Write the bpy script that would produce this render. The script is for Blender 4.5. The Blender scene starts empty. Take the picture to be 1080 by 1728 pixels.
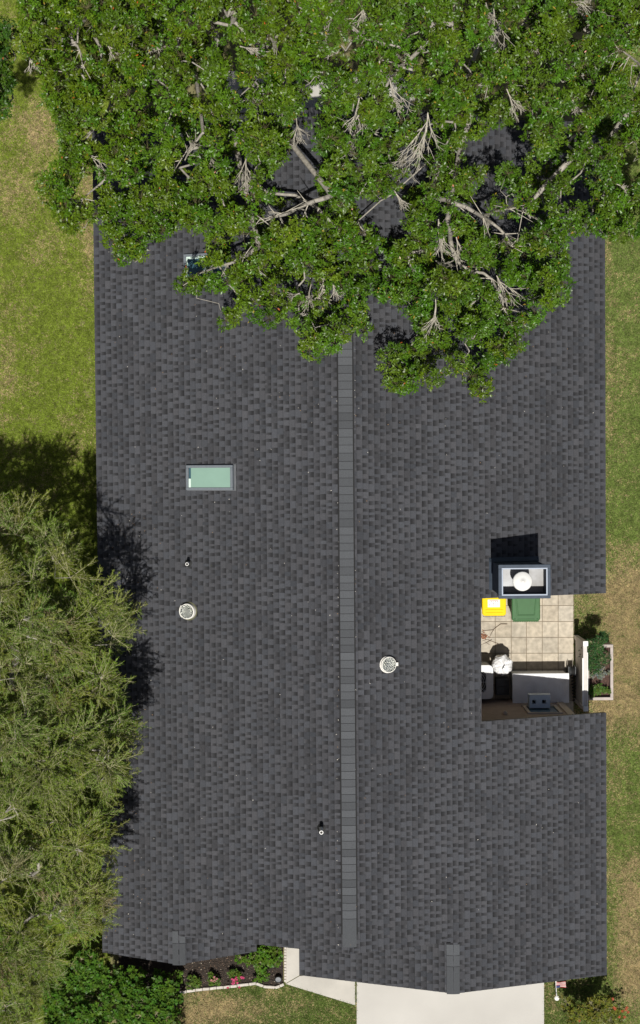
import bpy, math, random
import numpy as np
from mathutils import Matrix, Vector, Euler

R = math.radians
rng = np.random.default_rng(7)
random.seed(7)
scene = bpy.context.scene
col = scene.collection

# ------------------------------------------------------------------ camera
HC = 40.0
FPX = 2775.0                                   # focal length in pixels of the 1080 x 1728 photograph
cam_data = bpy.data.cameras.new('Camera')
cam = bpy.data.objects.new('Camera', cam_data)
col.objects.link(cam)
cam.location = (0, 0, HC)
cam.rotation_euler = (R(-1.9), 0, R(-0.47))
cam_data.sensor_fit = 'VERTICAL'
cam_data.sensor_height = 24.0
cam_data.lens = 24.0 * FPX / 1728.0
cam_data.clip_end = 2000
scene.camera = cam
CAMR = np.array(cam.rotation_euler.to_matrix())

# ------------------------------------------------------------------ light
SUN_EL = 75.0
world = bpy.data.worlds.new('World')
scene.world = world
world.use_nodes = True
wn = world.node_tree.nodes
sky = wn.new('ShaderNodeTexSky')
sky.sky_type = 'NISHITA'
sky.sun_disc = False
sky.sun_elevation = R(SUN_EL)
sky.sun_rotation = R(180)
sky.dust_density = 3.0
sky.ozone_density = .6
bg = wn['Background']
bg.inputs['Strength'].default_value = 0.042
world.node_tree.links.new(sky.outputs[0], bg.inputs['Color'])
sun_d = bpy.data.lights.new('Sun', 'SUN')
sun_d.energy = 4.5
sun_d.angle = R(0.5)
sun_d.color = (1.0, 0.965, 0.90)
sun = bpy.data.objects.new('Sun', sun_d)
col.objects.link(sun)
sun.rotation_euler = Vector((0.01, 1 / math.tan(R(SUN_EL)), -1)).to_track_quat('-Z', 'Y').to_euler()
scene.view_settings.view_transform = 'Standard'
scene.view_settings.look = 'None'
scene.view_settings.exposure = 0.0
scene.view_settings.gamma = 1.0
scene.cycles.max_bounces = 6
scene.cycles.transparent_max_bounces = 6

# ------------------------------------------------------------------ measuring
def at(px, py, z=0.0):
    """real position of a point of the photograph that lies at height z"""
    px = np.asarray(px, float); py = np.asarray(py, float); z = np.asarray(z, float)
    d = np.stack([(px - 540) / FPX, -(py - 864) / FPX, -np.ones_like(px + py)], -1) @ CAMR.T
    t = (z - HC) / d[..., 2]
    return np.stack([d[..., 0] * t, d[..., 1] * t, z + 0 * t], -1)

def to_px(p):
    q = (np.asarray(p, float) - np.array([0, 0, HC])) @ CAMR
    return 540 + FPX * q[..., 0] / -q[..., 2], 864 - FPX * q[..., 1] / -q[..., 2]

def noise2(x, y, s=1.0, seed=0):
    x = np.asarray(x, float) / s + seed * 17.3; y = np.asarray(y, float) / s - seed * 9.1
    ix, iy = np.floor(x), np.floor(y); fx, fy = x - ix, y - iy
    fx = fx * fx * (3 - 2 * fx); fy = fy * fy * (3 - 2 * fy)
    h = lambda a, b: np.modf(np.abs(np.sin(a * 127.1 + b * 311.7 + seed * 3.7) * 43758.5453))[0]
    return (h(ix, iy) * (1 - fx) + h(ix + 1, iy) * fx) * (1 - fy) + (h(ix, iy + 1) * (1 - fx) + h(ix + 1, iy + 1) * fx) * fy

def inside(poly, x, y):
    poly = np.asarray(poly, float)
    r = np.zeros(np.shape(x), bool)
    j = len(poly) - 1
    for i in range(len(poly)):
        xi, yi = poly[i]; xj, yj = poly[j]
        c = ((yi > y) != (yj > y)) & (x < (xj - xi) * (y - yi) / (yj - yi + 1e-12) + xi)
        r ^= c
        j = i
    return r

# ------------------------------------------------------------------ materials
def mat(name, color=(.5, .5, .5), rough=.7, metal=0, spec=.5, noise=0, nscale=20, attr=False, bump=0, bscale=60,
        trans=0, translucent=0, detail=4, col2=None, coat=0):
    m = bpy.data.materials.new(name); m.use_nodes = True
    nt = m.node_tree; n = nt.nodes; l = nt.links
    b = n['Principled BSDF']
    b.inputs['Roughness'].default_value = rough
    b.inputs['Metallic'].default_value = metal
    b.inputs['Specular IOR Level'].default_value = spec
    b.inputs['Coat Weight'].default_value = coat
    if trans: b.inputs['Transmission Weight'].default_value = trans; b.inputs['IOR'].default_value = 1.12
    if attr:
        src = n.new('ShaderNodeAttribute'); src.attribute_name = 'Col'; out = src.outputs['Color']
    else:
        src = n.new('ShaderNodeRGB'); src.outputs[0].default_value = (*color, 1); out = src.outputs[0]
    tc = n.new('ShaderNodeTexCoord')
    if noise:
        nz = n.new('ShaderNodeTexNoise'); nz.inputs['Scale'].default_value = nscale; nz.inputs['Detail'].default_value = detail
        l.new(tc.outputs['Object'], nz.inputs['Vector'])
        mr = n.new('ShaderNodeMapRange'); mr.inputs[1].default_value = .3; mr.inputs[2].default_value = .7
        if col2 is None:
            mr.inputs[3].default_value = 1 - noise; mr.inputs[4].default_value = 1 + noise
            l.new(nz.outputs['Fac'], mr.inputs[0])
            vm = n.new('ShaderNodeVectorMath'); vm.operation = 'SCALE'
            l.new(out, vm.inputs[0]); l.new(mr.outputs[0], vm.inputs['Scale']); out = vm.outputs[0]
        else:
            mr.inputs[3].default_value = 0; mr.inputs[4].default_value = noise
            l.new(nz.outputs['Fac'], mr.inputs[0])
            mx = n.new('ShaderNodeMix'); mx.data_type = 'RGBA'
            l.new(mr.outputs[0], mx.inputs[0]); l.new(out, mx.inputs[6]); mx.inputs[7].default_value = (*col2, 1); out = mx.outputs[2]
    l.new(out, b.inputs['Base Color'])
    if bump:
        bz = n.new('ShaderNodeTexNoise'); bz.inputs['Scale'].default_value = bscale; bz.inputs['Detail'].default_value = 4
        l.new(tc.outputs['Object'], bz.inputs['Vector'])
        bp = n.new('ShaderNodeBump'); bp.inputs['Strength'].default_value = bump; bp.inputs['Distance'].default_value = .02
        l.new(bz.outputs['Fac'], bp.inputs['Height']); l.new(bp.outputs[0], b.inputs['Normal'])
    if translucent:
        tr = n.new('ShaderNodeBsdfTranslucent'); l.new(out, tr.inputs[0])
        ms = n.new('ShaderNodeMixShader'); ms.inputs[0].default_value = translucent
        l.new(b.outputs[0], ms.inputs[1]); l.new(tr.outputs[0], ms.inputs[2]); l.new(ms.outputs[0], n['Material Output'].inputs[0])
    return m

M = dict(
    shingle=mat('asphalt_shingle', rough=.9, spec=.12, attr=True, noise=.17, nscale=55, detail=6, bump=.25, bscale=150),
    cap=mat('ridge_cap_shingle', rough=.9, spec=.12, attr=True, noise=.12, nscale=50, detail=6, bump=.25, bscale=150),
    black=mat('black_vent', (.012, .012, .013), .8),
    fascia=mat('fascia_paint', (.10, .10, .11), .6),
    wall=mat('brown_render', (.33, .25, .205), .85, noise=.1, nscale=6, bump=.3, bscale=40),
    trim=mat('beige_trim', (.46, .38, .31), .7, noise=.06),
    concrete=mat('pale_concrete', (.525, .51, .475), .85, noise=.55, nscale=.6, detail=9, col2=(.39, .375, .345), bump=.12, bscale=60),
    path=mat('path_concrete', (.46, .44, .395), .85, noise=.13, nscale=1.6, detail=8, bump=.12, bscale=60),
    paver=mat('paver', rough=.9, attr=True, noise=.22, nscale=9, detail=8, bump=.2, bscale=70),
    joint=mat('joint_sand', (.22, .18, .13), .95, noise=.25, nscale=12),
    ground=mat('lawn_soil', (.15, .15, .05), .95, noise=.7, nscale=1.2, detail=8, col2=(.21, .175, .10), bump=.4, bscale=50),
    grass=mat('grass_blades', rough=.7, spec=.08, attr=True, translucent=.22),
    mulch=mat('dark_mulch', (.028, .021, .016), .95, noise=.7, nscale=40, bump=.8, bscale=50),
    chips=mat('mulch_chips', rough=.9, attr=True),
    leaf=mat('glossy_leaf', rough=.36, spec=.27, attr=True, translucent=.10),
    needle=mat('needle_foliage', rough=.6, spec=.1, attr=True, translucent=.22),
    bushleaf=mat('shrub_leaf', rough=.4, spec=.16, attr=True, translucent=.22),
    bark=mat('pale_bark', (.33, .305, .26), .85, noise=.3, nscale=14, bump=.4, bscale=30),
    twig=mat('pale_twig', (.47, .435, .36), .85, noise=.25, nscale=9),
    youngtwig=mat('young_twig', (.13, .12, .055), .8, spec=.15),
    needlebark=mat('yellowish_twig', (.38, .355, .21), .85, noise=.3, nscale=9),
    petal=mat('petal', rough=.6, attr=True, translucent=.2),
    stone=mat('white_edging_stone', (.52, .48, .43), .9, noise=.2, nscale=14, bump=.3),
    yellow=mat('yellow_plastic', (.84, .60, .0), .6, spec=.2, noise=.04, nscale=5),
    green=mat('green_plastic', (.040, .125, .040), .55, spec=.3, noise=.08, nscale=6),
    paper=mat('white_label', (.78, .77, .74), .6),
    ink=mat('dark_ink', (.06, .06, .06), .6),
    red_ink=mat('red_ink', (.6, .08, .04), .6),
    rubber=mat('black_rubber', (.012, .012, .012), .7),
    darkplastic=mat('dark_plastic', (.045, .05, .055), .55, noise=.15),
    steel=mat('grey_flashing', (.12, .125, .135), .6, metal=.0, spec=.2, noise=.12, nscale=9),
    chimney=mat('slate_blue_cladding', (.068, .085, .112), .6, spec=.10, noise=.12, nscale=7),
    chimneyrim=mat('pale_rim_metal', (.40, .45, .53), .6, spec=.2),
    pan=mat('dirty_metal_pan', (.33, .34, .355), .5, metal=.25, noise=.75, nscale=3.2, detail=8, col2=(.13, .12, .11)),
    whitemetal=mat('white_cap_metal', (.80, .79, .76), .45, noise=.04, nscale=4),
    galv=mat('galvanised_pipe', (.62, .63, .64), .4, metal=.5),
    skyframe=mat('skylight_frame', (.155, .175, .195), .6, spec=.15, noise=.08),
    glassgreen=mat('pale_green_glass', (.23, .36, .295), .3, spec=.12, noise=.05, nscale=2),
    glassblue=mat('deep_blue_glass', (.045, .10, .125), .15, spec=.4),
    palegreen=mat('pale_green_lining', (.62, .76, .68), .5),
    white=mat('white_plastic', (.80, .80, .78), .5, noise=.03),
    ringwhite=mat('white_ring', (.82, .80, .74), .5),
    acrylic=mat('clear_acrylic', (.95, .97, .95), .03, trans=1.0),
    tube=mat('bright_tube_foil', (.72, .73, .68), .35, metal=.1, noise=.08, nscale=4),
    olive=mat('olive_gasket', (.10, .10, .05), .7),
    boxgrey=mat('grey_resin', (.82, .83, .84), .7, spec=.2, noise=.07, nscale=5),
    bluegrey=mat('blue_grey_enamel', (.40, .48, .56), .5, noise=.05),
    fence=mat('grey_vinyl', (.58, .55, .52), .6, noise=.08, nscale=5),
    bag=mat('white_plastic_bag', (.80, .80, .80), .38, spec=.5),
    acmetal=mat('pale_ac_enamel', (.62, .63, .63), .45, noise=.05),
    planter=mat('beige_planter', (.44, .385, .35), .75, noise=.12, nscale=7),
    soil=mat('planter_soil', (.075, .042, .032), .95, noise=.5, nscale=25, bump=.6),
    flag=mat('flag_cloth', rough=.8, attr=True),
    litter=mat('dry_litter', rough=.85, attr=True),
    lens=mat('lamp_lens', (.20, .21, .22), .5, spec=.2, noise=.2, nscale=20),
)

# ------------------------------------------------------------------ mesh helpers
class MB:
    def __init__(s): s.v = []; s.f = []; s.c = []; s.m = []
    def add(s, v, f, c=(1, 1, 1), m=0):
        o = len(s.v); s.v += [tuple(p) for p in v]
        s.c += (list(c) if np.ndim(c) == 2 else [tuple(c)] * len(v))
        s.f += [tuple(i + o for i in q) for q in f]; s.m += [m] * len(f); return s
    def box(s, x0, x1, y0, y1, z0, z1, c=(1, 1, 1), m=0, T=None):
        v = [(x, y, z) for z in (z0, z1) for y in (y0, y1) for x in (x0, x1)]
        if T is not None: v = [tuple(T @ Vector(p)) for p in v]
        return s.add(v, [(0, 2, 3, 1), (4, 5, 7, 6), (0, 1, 5, 4), (2, 6, 7, 3), (0, 4, 6, 2), (1, 3, 7, 5)], c, m)
    def prism(s, pts, z0, z1, c=(1, 1, 1), m=0, T=None):
        n = len(pts)
        v = [(p[0], p[1], z0) for p in pts] + [(p[0], p[1], z1) for p in pts]
        if T is not None: v = [tuple(T @ Vector(p)) for p in v]
        f = [tuple(range(n - 1, -1, -1)), tuple(range(n, 2 * n))] + [(i, (i + 1) % n, n + (i + 1) % n, n + i) for i in range(n)]
        return s.add(v, f, c, m)
    def lathe(s, prof, cx=0, cy=0, n=32, c=(1, 1, 1), m=0, T=None):
        v = []; f = []
        for r, z in prof:
            for i in range(n):
                a = 2 * math.pi * i / n; v.append((cx + r * math.cos(a), cy + r * math.sin(a), z))
        for k in range(len(prof) - 1):
            for i in range(n):
                j = (i + 1) % n; f.append((k * n + i, k * n + j, (k + 1) * n + j, (k + 1) * n + i))
        if prof[0][0] > 1e-4 and prof[-1][0] > 1e-4 and False: pass
        if T is not None: v = [tuple(T @ Vector(p)) for p in v]
        return s.add(v, f, c, m)
    def tube(s, pts, r, n=8, c=(1, 1, 1), m=0):
        pts = [Vector(p) for p in pts]; rr = r if hasattr(r, '__len__') else [r] * len(pts)
        v = []; f = []
        for i, p in enumerate(pts):
            d = (pts[min(i + 1, len(pts) - 1)] - pts[max(i - 1, 0)]).normalized()
            a = d.orthogonal().normalized() if i == 0 else (a - d * a.dot(d)).normalized()
            b = d.cross(a)
            for k in range(n):
                t = 2 * math.pi * k / n; v.append(tuple(p + (a * math.cos(t) + b * math.sin(t)) * rr[i]))
        for i in range(len(pts) - 1):
            for k in range(n):
                j = (k + 1) % n; f.append((i * n + k, i * n + j, (i + 1) * n + j, (i + 1) * n + k))
        f.append(tuple(range(n - 1, -1, -1))); f.append(tuple(range((len(pts) - 1) * n, len(pts) * n)))
        return s.add(v, f, c, m)

def make(name, V, F, mats, C=None, MI=None, parent=None, origin=None, smooth=False, bevel=0):
    V = np.asarray(V, float).reshape(-1, 3)
    if parent is not None:
        o0 = np.array(ORIGIN[parent.name])
    elif origin is not None:
        o0 = np.array(origin, float)
    else:
        o0 = np.zeros(3)
    me = bpy.data.meshes.new(name)
    V = V - o0
    if isinstance(F, np.ndarray):
        k = F.shape[1]
        me.vertices.add(len(V)); me.vertices.foreach_set('co', V.astype(np.float32).ravel())
        me.loops.add(F.size); me.loops.foreach_set('vertex_index', F.astype(np.int32).ravel())
        me.polygons.add(len(F)); me.polygons.foreach_set('loop_start', (np.arange(len(F)) * k).astype(np.int32))
        try: me.polygons.foreach_set('loop_total', np.full(len(F), k, np.int32))
        except Exception: pass
        me.update(calc_edges=True)
    else:
        me.from_pydata([tuple(p) for p in V], [], F); me.update()
    mats = mats if isinstance(mats, (list, tuple)) else [mats]
    for m in mats: me.materials.append(m)
    if MI is not None: me.polygons.foreach_set('material_index', np.asarray(MI, np.int32))
    if C is not None:
        C = np.asarray(C, np.float32)
        ca = me.color_attributes.new('Col', 'FLOAT_COLOR', 'POINT')
        ca.data.foreach_set('color', np.concatenate([C, np.ones((len(C), 1), np.float32)], 1).ravel())
    if smooth: me.polygons.foreach_set('use_smooth', np.ones(len(me.polygons), bool))
    o = bpy.data.objects.new(name, me); col.objects.link(o)
    if parent is not None: o.parent = parent
    else: o.location = tuple(o0)
    ORIGIN[o.name] = tuple(o0)
    if bevel:
        b = o.modifiers.new('Bevel', 'BEVEL'); b.width = bevel; b.segments = 2; b.limit_method = 'ANGLE'; b.angle_limit = R(40)
    return o
ORIGIN = {}
def build(mb, name, mats, parent=None, origin=None, smooth=False, bevel=0):
    return make(name, mb.v, mb.f, mats, mb.c, mb.m, parent, origin, smooth, bevel)
def tag(o, label=None, cat=None, group=None, kind=None):
    if label: o['label'] = label
    if cat: o['category'] = cat
    if group: o['group'] = group
    if kind: o['kind'] = kind
    return o
def empty(name, loc, label, cat, group=None):
    o = bpy.data.objects.new(name, None); col.objects.link(o); o.location = tuple(float(c) for c in loc)
    o.empty_display_size = .3
    ORIGIN[o.name] = tuple(float(c) for c in loc)
    return tag(o, label, cat, group)

def leaf_quads(P, D, N, L, W, fold=.18):
    """one folded, pointed leaf per row"""
    D = D / (np.linalg.norm(D, axis=1, keepdims=True) + 1e-9)
    S = np.cross(D, N); S /= (np.linalg.norm(S, axis=1, keepdims=True) + 1e-9)
    U = np.cross(S, D)
    L = L[:, None]; W = W[:, None]
    mid = P + D * L * .5
    V = np.stack([P, mid + S * W * .5 + U * W * fold, P + D * L - U * L * .12, mid - S * W * .5 + U * W * fold], 1).reshape(-1, 3)
    F = np.arange(len(V)).reshape(-1, 4)
    return V, F

def tubes_np(A, B, ra, rb, n=4):
    D = B - A; D /= (np.linalg.norm(D, axis=1, keepdims=True) + 1e-9)
    ref = np.where(np.abs(D[:, 2:3]) > .9, np.array([[1., 0, 0]]), np.array([[0, 0, 1.]]))
    X = np.cross(D, ref); X /= (np.linalg.norm(X, axis=1, keepdims=True) + 1e-9); Y = np.cross(D, X)
    th = np.arange(n) * 2 * math.pi / n
    ring = X[:, None] * np.cos(th)[None, :, None] + Y[:, None] * np.sin(th)[None, :, None]
    V = np.concatenate([A[:, None] + ring * ra[:, None, None], B[:, None] + ring * rb[:, None, None]], 1)
    base = (np.arange(len(A)) * 2 * n)[:, None, None]
    k = np.arange(n); q = np.stack([k, (k + 1) % n, n + (k + 1) % n, n + k], -1)
    return V.reshape(-1, 3), (base + q[None]).reshape(-1, 4)

def merge(parts):
    Vs, Fs, o = [], [], 0
    for V, F in parts:
        Vs.append(V); Fs.append(F + o); o += len(V)
    return np.concatenate(Vs), np.concatenate(Fs)

# ================================================================== SETTING
K = 0.38                                        # roof pitch (rise / run)
ZR = 4.8                                        # ridge height
XR = float(at(585.5, 1000, ZR)[0])
def zroof(x): return ZR - K * np.abs(np.asarray(x, float) - XR)
def at_roof(px, py, up=0.0):
    z = 3.5
    for _ in range(12): p = at(px, py, z); z = float(zroof(p[0])) + up
    return p
XL = float(at_roof(163.5, 850)[0]); XE = float(at_roof(1022, 850)[0])
XN = float(at_roof(812, 1100)[0])               # the courtyard notch
YN1 = float(at_roof(975, 1003)[1]); YN0 = float(at_roof(925, 1209.5)[1])
YTOP = float(at_roof(520, 182)[1])
YM = float(at_roof(480, 1598.5)[1])             # main gable end
pa = at_roof(302, 1628); XA, YA = float(pa[0]), float(pa[1]); pa0 = at_roof(174, 1607); YA0 = float(pa0[1])
pg = at_roof(765, 1677); XG, YG = float(pg[0]), float(pg[1]); pg0 = at_roof(1025, 1645); YG0 = float(pg0[1])
ZA, ZG = float(zroof(XA)), float(zroof(XG))
z = 2.6
for _ in range(8): q = at(433, 1606, z); z = ZA - K * (q[0] - XA)
XB, YB = float(q[0]), float(q[1])
for _ in range(8): q = at(505, 1646, z); z = ZG - K * (XG - q[0])
XC, YC = float(q[0]), float(q[1])
print('HOUSE', dict(XR=XR, XL=XL, XE=XE, XN=XN, YN1=YN1, YN0=YN0, YTOP=YTOP, YM=YM, XA=XA, YA=YA, YA0=YA0, XG=XG, YG=YG, YG0=YG0, XB=XB, YB=YB, XC=XC, YC=YC, ZA=ZA, ZG=ZG))

def flat(name, pts_px, z, m, thick=.1):
    p = [at(x, y, z) for x, y in pts_px]
    if sum(p[i][0] * p[(i + 1) % len(p)][1] - p[(i + 1) % len(p)][0] * p[i][1] for i in range(len(p))) < 0: p = p[::-1]
    o = build(MB().prism([(q[0], q[1]) for q in p], z - thick, z), name, m)
    return tag(o, kind='structure')

gm = MB(); gm.add([(-400, -400, 0), (400, -400, 0), (400, 400, 0), (-400, 400, 0)], [(0, 1, 2, 3)])
tag(build(gm, 'ground', M['ground']), kind='structure')
drive_px = [(602, 1600), (918, 1600), (918, 1900), (602, 1900)]
path_px = [(484, 1560), (505, 1560), (599, 1625), (599.5, 1696.5), (482, 1660)]
bed_px = [(200, 1560), (478, 1560), (478, 1661), (464, 1667), (444, 1664.5), (432, 1660), (400, 1664), (330, 1671), (300, 1676), (200, 1680)]
flat('driveway', drive_px, .024, M['concrete'])
flat('path', [(484, 1560), (505, 1560), (505, 1646), (482, 1659.3)], .020, M['path'])
flat('path', [(482.3, 1660.5), (505.3, 1647.2), (599, 1640), (599.5, 1696.5)], .022, M['path'])
flat('garden_bed', bed_px, .014, M['mulch'])

# patio slabs: one paving, every slab a little different
pm = MB()
px_l = [755, 782, 808.7] + [835.5, 862.5, 888.2, 914.8, 941.7, 967.5]
py_l = [968, 995] + [1021.7, 1048.6, 1075.2, 1102, 1129, 1155.5, 1182, 1200]
base = [at(750, 960), at(969, 960), at(969, 1203), at(750, 1203)]
pm.prism([(b[0], b[1]) for b in base[::-1]], -.05, .012, m=1)
for i in range(len(px_l) - 1):
    for j in range(len(py_l) - 1):
        g = .55
        q = [at(px_l[i] + g, py_l[j + 1] - g), at(px_l[i + 1] - g, py_l[j + 1] - g), at(px_l[i + 1] - g, py_l[j] + g), at(px_l[i] + g, py_l[j] + g)]
        t = rng.uniform(.86, 1.1); w = rng.uniform(-.008, .008)
        pm.prism([(b[0], b[1]) for b in q], .0, .024 + rng.uniform(0, .004), (.475 * t + w, .42 * t, .335 * t - w))
tag(build(pm, 'patio', [M['paver'], M['joint']]), kind='structure')
flat('back_patio', [(380, 120), (700, 120), (700, 190), (380, 190)], .02, M['path'])

# ================================================================== HOUSE
house = empty('house', (XR, -1.0, 0), 'single storey house under a broad dark grey shingle gable roof', 'house')

def course_rows(x_ridge, x_eave, zfun, ranges, mbuild, expo=.130):
    """architectural shingles: overlapping courses of raised teeth over a darker under layer"""
    sgn = 1 if x_eave > x_ridge else -1
    width = abs(x_eave - x_ridge); n = int(math.ceil(width / expo))
    for k in range(n):
        xd = x_eave - sgn * k * expo                  # lower edge
        xu = x_eave - sgn * (k + 1) * expo
        if (xu - x_ridge) * sgn < 0: xu = x_ridge
        for ya, yb, xlim in ranges(0.5 * (xu + xd)):
            xdd = xd
            if xlim is not None and (xd - xlim) * sgn > 0: xdd = xlim
            if (xdd - xu) * sgn <= 0.003: continue
            fa = ya if callable(ya) else (lambda x, v=ya: v)
            fb = yb if callable(yb) else (lambda x, v=yb: v)
            y = min(fa(xu), fa(xdd)) - random.uniform(0, 1.2); yend = max(fb(xu), fb(xdd))
            tone = 1.0; until = y
            while y < yend:
                if y >= until:                         # blended granule batches, about a metre each
                    tone = random.choice((1.0, 1.05, 1.0, 1.0, .97, .93, .78, .72, .86)); tone *= 1 + .16 * (float(noise2(xd, y, 1.7, 31)) - .5) + .12 * (float(noise2(xd * .35, y, .55, 32)) - .5); until = y + random.uniform(.12, .6)
                wt = random.choice((random.uniform(.04, .10), random.uniform(.07, .16), random.uniform(.10, .20))); wg = random.choice((random.uniform(.05, .09), random.uniform(.075, .13)))
                warm = random.uniform(-.0015, .0015)
                for kind, w in ((0, wt), (1, wg)):
                    y0, y1 = y, y + w; y = y1
                    yy = [max(y0, fa(xu)), max(y0, fa(xdd)), min(y1, fb(xdd)), min(y1, fb(xu))]
                    if yy[3] - yy[0] < .002 and yy[2] - yy[1] < .002: continue
                    h = .016 if kind == 0 else .009
                    hu = .002
                    fr_ = .22 if kind == 0 else .5; xs = xu + (xdd - xu) * fr_
                    zu, zs, zd = float(zfun(xu)) + hu, float(zfun(xs)) + hu + (h - hu) * fr_, float(zfun(xdd)) + h
                    ysu = yy[0] + (yy[1] - yy[0]) * fr_; yse = yy[3] + (yy[2] - yy[3]) * fr_
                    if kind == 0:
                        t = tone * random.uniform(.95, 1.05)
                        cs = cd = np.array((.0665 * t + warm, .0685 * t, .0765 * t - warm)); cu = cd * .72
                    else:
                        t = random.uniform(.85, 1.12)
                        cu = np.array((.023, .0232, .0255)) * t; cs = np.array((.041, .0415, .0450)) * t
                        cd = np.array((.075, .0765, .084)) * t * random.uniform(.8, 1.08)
                    v = [(xu, yy[0], zu), (xs, ysu, zs), (xdd, yy[1], zd), (xdd, yy[2], zd), (xs, yse, zs), (xu, yy[3], zu),
                         (xdd, yy[1], zd - h - .004), (xdd, yy[2], zd - h - .004)]
                    f = [(0, 1, 4, 5), (1, 2, 3, 4), (2, 6, 7, 3)] if sgn < 0 else [(0, 5, 4, 1), (1, 4, 3, 2), (2, 3, 7, 6)]
                    # side cheeks of the tooth
                    if kind == 0 and yy[0] == y0 and yy[3] == y1:
                        b = len(v)
                        v += [(xdd, yy[1], zd - .010), (xdd, yy[2], zd - .010)]
                        f += [(0, b, 2), (5, 3, b + 1)]
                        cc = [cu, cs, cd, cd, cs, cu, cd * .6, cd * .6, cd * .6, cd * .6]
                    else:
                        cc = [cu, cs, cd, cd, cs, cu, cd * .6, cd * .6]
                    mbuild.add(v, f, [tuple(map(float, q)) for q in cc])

def line(xa, ya, xb, yb): return lambda x: ya + (yb - ya) * (x - xa) / (xb - xa)
lineA, lineB = line(XL, YA0, XA, YA), line(XA, YA, XB, YB)
lineG, lineC = line(XE, YG0, XG, YG), line(XG, YG, XC, YC)
rm = MB()
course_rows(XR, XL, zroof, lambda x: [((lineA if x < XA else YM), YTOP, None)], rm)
def right_ranges(x):
    lo = lineG if x > XG else YM
    if x > XN: return [(lo, YN0, None), (YN1, YTOP, None), (YN0, YN1, XN)] if x - XN < .07 else [(lo, YN0, None), (YN1, YTOP, None)]
    if XN - x < .07: return [(lo, YN0, None), (YN1, YTOP, None), (YN0, YN1, XN)]
    return [(lo, YTOP, None)]
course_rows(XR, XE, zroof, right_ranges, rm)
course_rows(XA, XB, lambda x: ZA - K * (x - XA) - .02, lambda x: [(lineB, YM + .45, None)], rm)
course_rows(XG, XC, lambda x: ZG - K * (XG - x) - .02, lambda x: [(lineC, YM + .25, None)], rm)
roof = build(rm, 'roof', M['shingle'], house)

# deck and fascia under the shingles
dk = MB()
def slab(pts, zf, t=.16, drop=.004):
    n = len(pts); v = [(x, y, float(zf(x)) - drop) for x, y in pts] + [(x, y, float(zf(x)) - t) for x, y in pts]
    dk.add(v, [tuple(range(n)), tuple(range(2 * n - 1, n - 1, -1))] + [(i, n + i, n + (i + 1) % n, (i + 1) % n) for i in range(n)])
e = .012
slab([(XL + e, YA0 + e), (XA, YA + e), (XA, YM + e), (XR, YM + e), (XR, YTOP - e), (XL + e, YTOP - e)], zroof)
slab([(XR, YM + e), (XG, YM + e), (XN, YM + e), (XN, YTOP - e), (XR, YTOP - e)], zroof)
slab([(XN, YM + e), (XG, YM + e), (XG, YG + e), (XE - e, YG0 + e), (XE - e, YN0 - e), (XN, YN0 - e)], zroof) if XG < XN else \
    slab([(XG, YG + e), (XE - e, YG0 + e), (XE - e, YN0 - e), (XG, YN0 - e)], zroof)
slab([(XN, YN1 + e), (XE - e, YN1 + e), (XE - e, YTOP - e), (XN, YTOP - e)], zroof)
slab([(XA, YA + e), (XB - e, YB + e), (XB - e, YM + .4), (XA, YM + .4)], lambda x: ZA - K * (x - XA) - .02)
slab([(XC + e, YC + e), (XG, YG + e), (XG, YM + .2), (XC + e, YM + .2)], lambda x: ZG - K * (XG - x) - .02)
build(dk, 'roof_deck', M['fascia'], roof)

# ridge caps
def ridge_cap(name, x, y0, y1, zf, hw, step, lift, first=None, dim=1.0):
    cm = MB(); y = y0
    while y < y1 - .02:
        s = min(step * random.uniform(.94, 1.06), y1 - y)
        if first and y == y0: s = first
        t = dim * random.choice((1, 1.12, 1.05, .94, .80, .88, 1.0)) * random.uniform(.96, 1.04)
        c = (.084 * t, .089 * t, .096 * t)
        za, zb = lift + .008, lift + .012
        v = []
        for yy, dz in ((y - .012, zb), (y + s - .022, za)):
            for xx in (-hw, -hw * .3, hw * .3, hw): v.append((x + xx, yy, zf(x + hw) + dz + (.012 if abs(xx) > .1 else .030)))
        v += [(p[0], p[1], p[2] - .012) for p in v[:4]]
        f = [(0, 1, 5, 4), (1, 2, 6, 5), (2, 3, 7, 6), (8, 9, 1, 0), (9, 10, 2, 1), (10, 11, 3, 2)]
        cd = (.030, .030, .033)
        cm.add(v, f, [c] * 8 + [cd] * 4)
        ub = [(x + xx, yy, zf(x + hw) + lift + (.008 if abs(xx) > .1 else .024)) for yy in (y + s - .05, y + s + .01) for xx in (-hw, -hw * .3, hw * .3, hw)]
        cm.add(ub, [(0, 1, 5, 4), (1, 2, 6, 5), (2, 3, 7, 6)], cd)
        y += s
    # the underside lip on both long edges
    for sx in (-1, 1):
        cm.add([(x + sx * hw, y0, zf(x + hw) + lift + .017), (x + sx * hw, y1, zf(x + hw) + lift + .017),
                (x + sx * hw, y1, zf(x + hw) + .012), (x + sx * hw, y0, zf(x + hw) + .012)], [(0, 1, 2, 3)], (.05, .05, .055))
    return build(cm, name, M['cap'], roof)
y_cap0 = float(at_roof(588, 1597)[1])
rc = ridge_cap('ridge_cap', XR, y_cap0, YTOP, lambda x: float(zroof(x)), .150, .170, .035, first=.62)
vb = MB()
for sx in (-1, 1):
    xs = [XR + sx * .151, XR + sx * .178]
    v = [(xs[0], y_cap0 + .25, float(zroof(xs[0])) + .030), (xs[1], y_cap0 + .25, float(zroof(xs[1])) + .026), (xs[1], YTOP, float(zroof(xs[1])) + .026), (xs[0], YTOP, float(zroof(xs[0])) + .03),
         (xs[1], y_cap0 + .25, float(zroof(xs[1])) + .002), (xs[1], YTOP, float(zroof(xs[1])) + .002)]
    vb.add(v, [(0, 1, 2, 3), (1, 4, 5, 2)])
build(vb, 'ridge_vent', M['black'], roof)
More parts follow.
